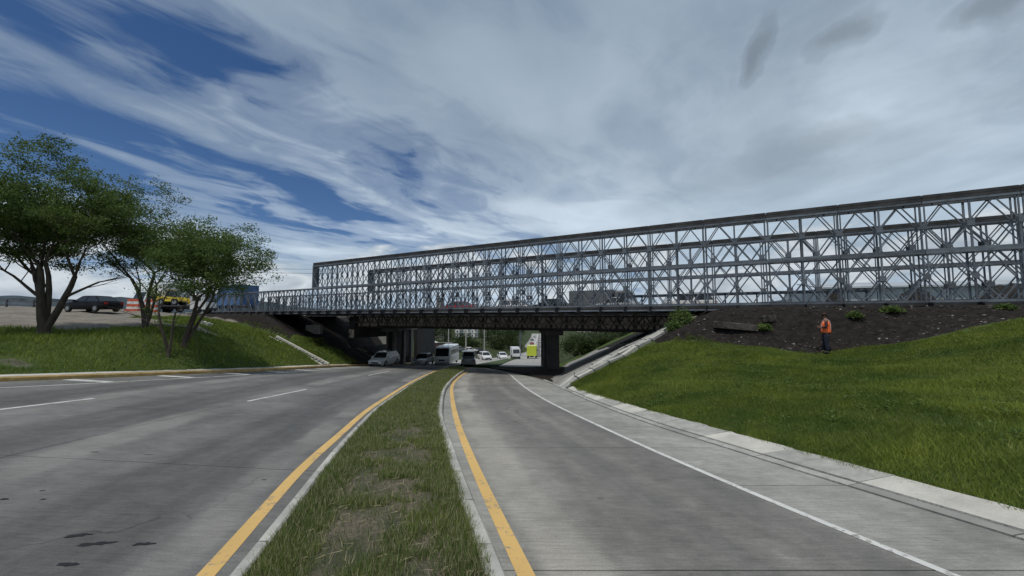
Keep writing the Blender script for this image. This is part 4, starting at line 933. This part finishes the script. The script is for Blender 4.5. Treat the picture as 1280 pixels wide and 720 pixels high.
# on the left plateau
car((-37.3, 35.6, gz(-37.3, 35.6)+.02), PI-.14, 'sedan', BLACKC, 'black sedan with roof rack parked on the gravel behind the largest tree')
vx, vy = -40.2, 46.0; boxtruck((vx, vy, gz(vx, vy)), -PI/2-.3, 'white_truck', 'white truck cab standing behind the tree with the leaning trunk', 4.8, 2.1, 3.2, WHITE, WHITE, 1.6)
vx, vy = -37.2, 45.0; t_ = boxtruck((vx, vy, gz(vx, vy)), .15, 'flatbed_truck', 'white flatbed truck on the gravel carrying a yellow machine', 6.2, 2.2, 2.3, WHITE, STEELD, 1.6, flat=True)
ld = empty('yellow_loader', (vx-.9, vy-.1, gz(vx, vy)+.92), .15, 'yellow construction machine standing on the flatbed truck', 'loader')
MB().loft([[(-1.3, -.6, .45), (1.0, -.6, .45), (1.0, .6, .45), (-1.3, .6, .45)], [(-1.2, -.55, 1.0), (.9, -.55, .9), (.9, .55, .9), (-1.2, .55, 1.0)]]).build('body', YELLOW, ld)
MB().loft([[(-.5, -.5, 1.0), (.5, -.5, .95), (.5, .5, .95), (-.5, .5, 1.0)], [(-.4, -.45, 1.65), (.35, -.45, 1.65), (.35, .45, 1.65), (-.4, .45, 1.65)]]).build('cabin', GLASS, ld)
MB().box((-.02, 0, 1.69), (.95, 1.0, .06)).build('cabin_roof', YELLOW, ld)
MB().beam((1.0, -.4, .9), (1.9, -.4, .45), .12, .16).beam((1.0, .4, .9), (1.9, .4, .45), .12, .16).build('lift_arm', YELLOW, ld)
MB().box((2.05, 0, .35), (.35, 1.4, .4)).build('bucket', YELLOW, ld)
for xx in (-.8, .6):
    for yy in (-.62, .62): wheel(ld, xx, yy, .38, .26)
ORW = mat('orange_barrier', (.62, .12, .05), .5); WHP = mat('white_plastic', (.7, .7, .7), .5)
for i, (x, y, lb) in enumerate(((-38.3, 40.5, 'red and white striped barrier nearest the black sedan'), (-36.9, 40.9, 'red and white striped barrier nearest the tree trunk'))):
    b_ = empty('striped_barrier', (x, y, gz(x, y)), .1, lb, 'barrier', 'striped barriers on the gravel')
    MB().box((0, 0, .1), (1.2, .6, .2)).build('base', ORW, b_)
    for j in range(4): MB().box((0, 0, .34+.26*j), (1.1-.05*j, .3, .24)).build('stripe', WHP if j % 2 == 0 else ORW, b_)
# blue truck and traffic on the two bridges
p = along_b(29, 62, .87); boxtruck((p.x, p.y, ZB+.17), ROT, 'blue_truck', 'blue box truck crossing on the left end of the truss bridge', 8.0, 2.4, 3.55, BLUEC, BLUEC, 1.9)
for i, (D, t, c, kd, lb) in enumerate(((37, 4, WHITE, 'suv', 'white car on the overpass seen through the truss, right of centre'), (37.2, 10.5, SILVER, 'sedan', 'silver sedan on the overpass right behind the white car'), (37, 17, BLACKC, 'sedan', 'black sedan on the overpass in the middle of the truss'), (40, 22.5, WHITE, 'suv', 'white car on the overpass in the far lane'), (37.2, 29, REDC, 'sedan', 'red sedan on the overpass behind the left part of the truss'))):
    p = along_b(D, t, .455); car((p.x, p.y, p.z), ROT+(PI if D > 38 else 0), kd, c, lb, 'cars crossing the overpass')
p = along_b(40, 12.5, .455); boxtruck((p.x, p.y, p.z), ROT+PI, 'grey_truck', 'low grey truck on the overpass behind the long railing', 6.5, 2.2, 2.3, GREYC, GREYC)

for i, (ya, yb) in enumerate(((9.2, 8.4), (8.6, 7.7))):
    MB_ = MB(); A_, B_ = Vector((-72, 66, ya)), Vector((-29, 66, yb-.4))
    MB_.tube([A_.lerp(B_, t/8)-Vector((0, 0, 1.2*(t/8)*(1-t/8))) for t in range(9)], .03, 5); oc = MB_.build('overhead_cable', BLACKP); tag(oc, ['upper', 'lower'][i]+' thin overhead cable crossing the sky behind the bank trees', 'cable')
# guardrail of the highway on the far left
gl = empty('guardrail', (-52, 37.5, .9), 0, 'long steel highway guardrail at the far left edge behind the trees', 'guardrail')
G0 = Vector((-66, 35, 0)); G1 = Vector((-41.5, 41.5, 0)); n_ = 12
for i in range(n_+1):
    p = G0.lerp(G1, i/n_); z = gz(p.x, p.y); MB().box((p.x+52, p.y-37.5, z+.3-.9), (.12, .12, .9)).build('post', STEELD, gl)
for h in (.42, .80):
    MB().beam((G0.x+52, G0.y-37.5, gz(*G0[:2])+h-.9), (G1.x+52, G1.y-37.5, gz(*G1[:2])+h-.9), .06, .24).build('rail', STEEL, gl)
hw = MB(); hw.add([(-120, 16, 1.25), (-66, 33.0, 1.2), (-41, 38.6, 1.05), (-45, 52, 1.2), (-130, 40, 1.3)], [(0, 1, 2, 3, 4)]); 
# soil heaps behind the right part of the truss
SOIL = mat('heap_soil', (.022, .020, .018), .95, 0, .4, 2, .6)
def heap(x, y, rx, ry, h, seed, label):
    mb = MB(); r = random.Random(seed); n = 22; rings = []
    for j in range(7):
        t = j/6; rr = math.cos(t*PI/2)**.8; rings.append([(rx*rr*math.cos(2*PI*i/n)*(1+r.uniform(-.12, .12)), ry*rr*math.sin(2*PI*i/n)*(1+r.uniform(-.12, .12)), h*math.sin(t*PI/2)**1.3*(1+r.uniform(-.08, .08))-.2) for i in range(n)])
    o = mb.loft(rings).build('soil_heap', SOIL); o.location = (x, y, gz(x, y)); tag(o, label, 'soil heap', 'heaps of dark soil behind the truss')
heap(26.3, 32.5, .9, .9, 1.7, 1, 'smallest dark soil heap, leftmost behind the right part of the truss')
heap(32.8, 32.5, 1.5, 1.2, 1.9, 2, 'middle dark soil heap behind the right part of the truss')
heap(39.5, 31.5, 2.6, 1.7, 2.3, 3, 'widest dark soil heap at the right edge behind the truss')
SHEET = mat('grey_sheet_metal', (.40, .43, .46), .6, .2, .2, .5)
gw = empty('warehouse', (74, 62, .3), -.30, 'long low grey warehouse far behind the right end of the truss', 'building')
MB().box((0, 0, 2.0), (50, 16, 4.4)).build('wall', SHEET, gw)
MB().loft([[(-25.5, -8.6, 4.2), (25.5, -8.6, 4.2), (25.5, 0, 5.4), (-25.5, 0, 5.4)], [(-25.5, -8.6, 4.35), (25.5, -8.6, 4.35), (25.5, 0, 5.55), (-25.5, 0, 5.55)]]).build('roof', SHEET, gw)
for i in range(12): MB().box((-23+4.2*i, -8.04, 2.0), (.12, .1, 4.2)).build('pilaster', CONCD, gw)

# ------------------------------------------------------------------ far side: buildings, poles, trees, hills
BW = mat('white_render', (.68, .68, .66), .8, 0, .08, .3); BB = mat('tan_render', (.36, .33, .28), .85, 0, .12, .3); BR = mat('brick_render', (.07, .048, .045), .9, 0, .2, .5); ROOFP = mat('pale_metal_roof', (.68, .66, .62), .5, .1, .1)
def tower(name, x, y, z0, w, d, h, m, cols, sto, label, rz=0.0, balc=False):
    b = empty(name, (x, y, z0), rz, label, 'building'); MB().box((0, 0, h/2), (w, d, h)).build('wall', m, b)
    MB().box((0, 0, h+.2), (w+.5, d+.5, .4)).build('roof', CONCD, b)
    sh = h/sto; cw = w/cols
    win = MB().box((0, 0, 0), (cw*.30, .12, sh*.30)).mesh('window', GLASS); bal = MB().box((0, -.5, -sh*.38), (cw*.9, 1.0, .14)).mesh('balcony', m)
    ed = MB().box((0, 0, 0), (w+.06, .1, .16)).mesh('floor_band', CONCD)
    for s in range(sto):
        for c in range(cols):
            q = link('window', win, b); q.location = (-w/2+cw*(c+.5), -d/2-.01, sh*(s+.5))
            if balc and c % 2 == 0:
                q = link('balcony', bal, b); q.location = (-w/2+cw*(c+.5), -d/2, sh*(s+.5))
        q = link('floor_band', ed, b); q.location = (0, -d/2-.005, sh*s)
    return b
tower('apartment_block', -26.3, 250, -22, 10.5, 8, 30, BW, 5, 12, 'white apartment tower with dark windows seen through the underpass', 0, True)
tower('apartment_block', -33, 247, -20, 2.6, 8, 26, BW, 1, 10, 'plain white slab wall at the left side of the white apartment tower')
tower('apartment_block', -17.4, 258, -22, 6, 9, 29, BB, 3, 12, 'tan apartment tower right of the white one beyond the underpass', 0, True)
tower('apartment_block', -38.5, 215, -20, 3, 8, 30, BB, 2, 11, 'narrow tan tower above the minibus beyond the underpass')
sh = empty('shed', (-20.0, 98, gz(-20.0, 98)-.3), 0.1, 'low brick shed with bright slanted roof left of the minibus', 'shed'); sh.scale = (.68, .68, .68)
MB().box((0, 0, 1.6), (5, 5, 3.2)).build('wall', BR, sh)
MB().loft([[(-2.7, -2.8, 5.2), (2.7, -2.8, 3.1), (2.7, 2.8, 3.1), (-2.7, 2.8, 5.2)], [(-2.7, -2.8, 5.4), (2.7, -2.8, 3.3), (2.7, 2.8, 3.3), (-2.7, 2.8, 5.4)]]).build('roof', ROOFP, sh)
MB().box((1, -2.53, 1.2), (1.2, .08, 2.2)).build('door', STEELD, sh)
wl = empty('brick_wall', (-15.8, 88, gz(-15.8, 88)), .1, 'reddish brown wall behind the grey sedan and minibus', 'wall'); MB().box((0, 0, 1.1), (5.5, .3, 3.0)).build('wall_face', BR, wl)
MB().box((0, 0, 2.64), (5.6, .4, .08)).build('coping', CONC, wl)
def pole(x, y, h, label, arm=True):
    z = gz(x, y); b = empty('light_pole', (x, y, z), 0, label, 'light pole', 'light poles beyond the overpass')
    MB().tube([(0, 0, -.3), (0, 0, h*.5), (0, 0, h)], [.16, .13, .09], 8).build('pole', CONC, b)
    if arm:
        MB().tube([(0, 0, h-.1), (.8, -.1, h+.3), (1.9, -.1, h+.4)], .05, 6).build('arm', STEEL, b); MB().box((2.2, -.1, h+.4), (.8, .25, .12)).build('lamp_head', SILVER, b)
pole(-9.6, 84, 9, 'concrete light pole nearest the pale pickup beyond the overpass'); pole(-6.8, 99, 9, 'concrete light pole between the two white cars beyond the overpass'); pole(-14.5, 92, 9, 'concrete light pole rising behind the minibus')
bs = empty('billboard', (2.1, 103, gz(-2, 103)), 0, 'white billboard on a single pole left of the climbing road', 'billboard')
MB().tube([(0, 0, -.5), (0, 0, 8.5)], .22, 10).build('pole', STEEL, bs); bp = MB().box((-.4, -.2, 7.4), (2.3, .25, 1.7)).build('panel', BW, bs); MB().box((1.9, -.2, 7.55), (1.8, .25, 1.1)).build('panel', SILVER, bs)
FH = mat('forest_floor', (.03, .045, .018), .95, 0, .4, .2)
far_group = 'trees beyond the overpass'
def fartree(x, y, r, h, n, label, seed, zoff=0, leaf=.22):
    z = gz(x, y)+zoff; b = empty('far_tree', (x, y, z), 0, label, 'tree', far_group)
    MB().tube([(0, 0, -.5), (.1, 0, h*.35), (0, .1, h*.7)], [.25, .18, .08], 6).build('trunk', BARK, b)
    k = 26; q = RNG.normal(0, 1, (k, 3)); q /= np.linalg.norm(q, axis=1)[:, None]; q *= RNG.uniform(.35, .95, k)[:, None]; C = q*np.array([r, r, h*.36])+np.array([0, 0, h*.62])
    P = np.repeat(C, n//k, 0)+RNG.normal(0, 1, ((n//k)*k, 3))*np.array([r*.24, r*.24, h*.08]); tone = np.repeat(RNG.uniform(0, 1, k), n//k)*.7+RNG.uniform(0, .3, (n//k)*k)
    link('crown', leaves_mesh('crown', P, leaf, LEAFF, .5, tone), b)
rr = random.Random(5)
spots = [(-27, 106, 4, 9), (-24.5, 122, 3.5, 10), (-21, 126, 3, 8.5), (-15.5, 108, 2.6, 3.6), (-12.5, 118, 3, 3.6), (-6.5, 124, 3.6, 7.5), (-3.6, 118, 2.6, 5.5), (-1, 127, 3, 6.5), (-17, 140, 4, 4.6), (-29, 150, 5, 12), (-5.5, 155, 4.5, 11), (0, 150, 4, 9), (1.2, 122, 1.9, 4), (2.5, 172, 4, 11), (-35, 140, 6, 12), (-21, 175, 6, 5.5), (-38, 190, 7, 14), (-3, 205, 7, 15), (5, 240, 7, 16), (-10.5, 180, 4.5, 12)]
adj = ['darkest', 'broad crowned', 'rounded', 'low bushy', 'low rounded', 'tall', 'small', 'lighter green', 'squat', 'large', 'dense', 'loose', 'tiny', 'narrow', 'wide', 'flat topped', 'big', 'dark', 'distant', 'upright']
where = ['at the far left of the underpass view', 'left of the shed behind the minibus', 'behind the slanted roof of the shed', 'just right of the minibus', 'below the white apartment tower', 'right of the tan apartment tower', 'nearest the second light pole', 'left of the billboard pole', 'in front of the white apartment tower', 'behind the shed roof', 'between the light pole and the billboard', 'just left of the billboard', 'at the foot of the billboard', 'directly behind the billboard', 'behind the grey sedan', 'far behind the parked cars', 'above the shed in the distance', 'behind the second light pole in the distance', 'beside the top of the climbing road', 'between the tan tower and the billboard']
for i, (x, y, r, h) in enumerate(spots):
    fartree(x, y, r, h, 1700, adj[i]+' green tree '+where[i], i, -1.5)
for i, (x, y, r, h) in enumerate([(16.5, 62, 3.2, 5.5), (12.2, 66, 2.6, 4.5), (17, 78, 4, 7), (20, 70, 3.5, 7), (13.6, 58, 1.8, 2.6), (9.9, 62, 2.2, 4.4), (11.6, 75, 3, 6.2), (10.3, 56, 1.6, 2.6)]):
    fartree(x, y, r, h, 1800, ['tallest olive green bushy tree in the gap right of the overpass pier', 'small olive bush tree nearest the far road, right of the pier', 'farthest olive green tree in the gap right of the overpass pier', 'olive green tree furthest right in the gap beyond the pier', 'lowest bush beside the paved slope in the gap right of the pier', 'olive tree directly beside the right face of the overpass pier', 'tall tree in the background just right of the overpass pier', 'short bush low in the gap right beside the overpass pier'][i], 50+i, -.8, .16)
for i in range(14):
    y = 250+i*30; x = 36+y*.075+rr.uniform(-3, 6)
    w = rr.uniform(8, 13); m_ = [BB, BR, BW, CONCD][i % 4]
    tower('hillside_house', x, y, rz_(x, y)-1, w, 9, rr.uniform(5, 10), m_, 3, 2, ['low %s house right of the climbing road, number %s up the hill' % (['tan', 'brick red', 'white', 'grey'][i % 4], ['one', 'two', 'three', 'four', 'five', 'six', 'seven', 'eight', 'nine', 'ten', 'eleven', 'twelve', 'thirteen', 'fourteen'][i])][0], .1)
def hills():
    xs = np.linspace(-9000, 9000, 260); n = len(xs); mb = MB(); r = np.random.default_rng(3)
    def fb(x, s): return sum(vnoise(x/ s*2**k+7.3*k, x*0+k, 1.0, 30+k)/2**k for k in range(5))
    prof = fb(xs, 900)
    H = 50+90*(prof-.6)+np.interp(xs, [-9000, -5200, -3500, -2000, 0, 2500, 4200, 9000], [150, 190, 130, 30, 10, 40, 150, 160])
    rows = []
    for j, (dy, f) in enumerate(((0, 0), (300, .45), (600, .75), (900, 1.0), (1500, .9), (2200, 0))):
        yy = 5000-np.abs(xs)*.15+dy; z = -60+(H+60)*f+14*(vnoise(xs/140+j*9, xs*0+j, 1, 40)-.5)*f
        rows.append([(xs[i], yy[i], z[i]) for i in range(n)])
    mb.loft(rows, closed=False, cap=False); o = mb.build('hills', mat('forested_hills', (.028, .045, .055), .95, 0, .3, .004, coord='Object'), smooth=True); tag(o, kind='structure')  # bluish base colour stands in for distance haze over the forest
hills()

# ------------------------------------------------------------------ the worker in the orange vest
def worker(x, y, rz):
    z = gz(x, y); root = empty('person', (x, y, z), rz, 'worker in orange reflective vest and dark trousers standing on the grass crest below the truss', 'person')
    SKIN = mat('skin', (.16, .085, .055), .6); VEST = mat('orange_vest', (.95, .17, .05), .6, 0, .10, 6); TRO = mat('navy_trousers', (.014, .017, .032), .85); SHIRT = mat('dark_sleeve', (.05, .02, .02), .8); REF = mat('reflective_tape', (.75, .55, .50), .4); HAT = mat('dark_cap', (.035, .012, .012), .7); SHOE = mat('boots', (.02, .018, .016), .8)
    def skin(name, V, E_, R, m, lv=2, par=root):
        me = bpy.data.meshes.new(name); me.from_pydata(V, E_, []); o = link(name, me, par); me.materials.append(m)
        md = o.modifiers.new('skin', 'SKIN'); md.use_smooth_shade = True
        for i, r in enumerate(R): me.skin_vertices[0].data[i].radius = r if isinstance(r, tuple) else (r, r)
        me.skin_vertices[0].data[0].use_root = True
        o.modifiers.new('sub', 'SUBSURF').levels = lv; o.modifiers['sub'].render_levels = lv; return o
    # body: pelvis root, spine, neck, head, arms bent forward (holding a phone), legs
    V = [(0, 0, .92), (0, -.01, 1.12), (0, -.01, 1.32), (0, 0, 1.43), (.01, 0, 1.50), (.03, 0, 1.58), (.035, 0, 1.66),
         (0, .17, 1.38), (.02, .25, 1.12), (.20, .17, 1.10), (.27, .12, 1.14),
         (0, -.17, 1.38), (.02, -.25, 1.12), (.20, -.16, 1.12), (.27, -.10, 1.16),
         (0, .095, .86), (.02, .11, .48), (-.02, .13, .09), (.14, .14, .04),
         (0, -.095, .86), (.05, -.12, .48), (.04, -.15, .09), (.20, -.17, .04)]
    E_ = [(0, 1), (1, 2), (2, 3), (3, 4), (4, 5), (5, 6), (3, 7), (7, 8), (8, 9), (9, 10), (3, 11), (11, 12), (12, 13), (13, 14), (0, 15), (15, 16), (16, 17), (17, 18), (0, 19), (19, 20), (20, 21), (21, 22)]
    R = [(.13, .15), (.12, .15), (.12, .17), .07, .055, (.092, .078), (.07, .062), .062, .045, .036, .028, .062, .045, .036, .028, .088, .06, .042, .036, .088, .06, .042, .036]
    skin('body', V, E_, R, SKIN, 2)
    skin('trousers', [(0, 0, .97), (0, 0, .90), (0, .095, .84), (.02, .11, .48), (-.02, .13, .10), (0, -.095, .84), (.05, -.12, .48), (.04, -.15, .10)], [(0, 1), (1, 2), (2, 3), (3, 4), (1, 5), (5, 6), (6, 7)], [(.17, .17), (.17, .17), .125, .095, .085, .125, .095, .085], TRO)
    vs = skin('vest', [(0, 0, .84), (0, 0, .93), (0, -.01, 1.12), (0, -.01, 1.30), (0, 0, 1.42), (0, .12, 1.40), (0, -.12, 1.40)], [(0, 1), (1, 2), (2, 3), (3, 4), (3, 5), (3, 6)], [(.20, .20), (.20, .20), (.19, .20), (.19, .21), (.12, .12), .10, .10], VEST)
    for s in (1, -1):
        skin('sleeve', [(0, s*.17, 1.39), (.02, s*.252, 1.12), (.17, s*.18, 1.11)], [(0, 1), (1, 2)], [.073, .057, .047], SHIRT)
        skin('boot', [(-.03, s*.14, .10), (-.03+.02*s, s*.14, .05), (.17, s*.155, .045)], [(0, 1), (1, 2)], [.075, .08, .07], SHOE)
        # hand with thumb and four fingers round the phone
        for i in range(4):
            zz = 1.155-.02*i; skin('finger', [(.27, s*.11, zz), (.315, s*.075, zz), (.32, s*.035+.0, zz-.004), (.30, s*.02, zz)], [(0, 1), (1, 2), (2, 3)], [.011, .010, .009, .008], SKIN, 1)
        skin('thumb', [(.26, s*.10, 1.17), (.275, s*.06, 1.185), (.285, s*.03, 1.19)], [(0, 1), (1, 2)], [.012, .011, .009], SKIN, 1)
    # reflective bands following the vest
    def band(z0, rx, ry, h):
        mb = MB(); n = 20; mb.loft([[(rx*math.cos(2*PI*i/n), ry*math.sin(2*PI*i/n)-.01, zz) for i in range(n)] for zz in (z0, z0+h)], cap=False); mb.build('reflective_band', REF, vs, True)
    band(1.03, .160, .165, .05)
    for s in (1, -1):
        mb = MB(); pts = [(-.145, s*.09, 1.0), (-.150, s*.095, 1.25), (-.115, s*.105, 1.40), (-.02, s*.11, 1.475), (.09, s*.105, 1.40), (.140, s*.095, 1.25), (.140, s*.09, 1.0)]
        for a, b in zip(pts[:-1], pts[1:]): mb.beam(a, b, .04, .016)
        mb.build('reflective_band', REF, vs)
    mb = MB(); ico(mb, (.03, 0, 1.665), .108, 1, 0, 2, .85); mb.build('cap', HAT, root, True); MB().loft([[(.10, -.07, 1.665), (.10, .07, 1.665), (.10, .07, 1.68), (.10, -.07, 1.68)], [(.20, -.05, 1.64), (.20, .05, 1.64), (.20, .05, 1.65), (.20, -.05, 1.65)]]).build('cap_brim', HAT, root)
    for s in (1, -1): skin('ear', [(.03, s*.082, 1.59), (.03, s*.09, 1.62)], [(0, 1)], [.014, .012], SKIN, 1)
    MB().loft([[(.118, -.012, 1.585), (.118, .012, 1.585), (.118, .008, 1.62), (.118, -.008, 1.62)], [(.145, -.008, 1.588), (.145, .008, 1.588), (.125, .004, 1.615), (.125, -.004, 1.615)]]).build('nose', SKIN, root)
    for s in (1, -1): MB().box((.120, s*.033, 1.625), (.012, .022, .010)).build('eye', BLACKP, root)
    MB().box((.118, 0, 1.555), (.012, .045, .008)).build('mouth', HAT, root)
    ph = MB().box((0, 0, 0), (.012, .08, .15)).build('mobile_phone', BLACKP); ph.location = Vector((x, y, z))+Matrix.Rotation(rz, 3, 'Z') @ Vector((.305, 0, 1.165)); ph.rotation_euler = (0, -.5, rz); tag(ph, 'small dark phone held in the hands of the worker in orange vest', 'phone')
worker(13.55, 17.35, math.radians(150))
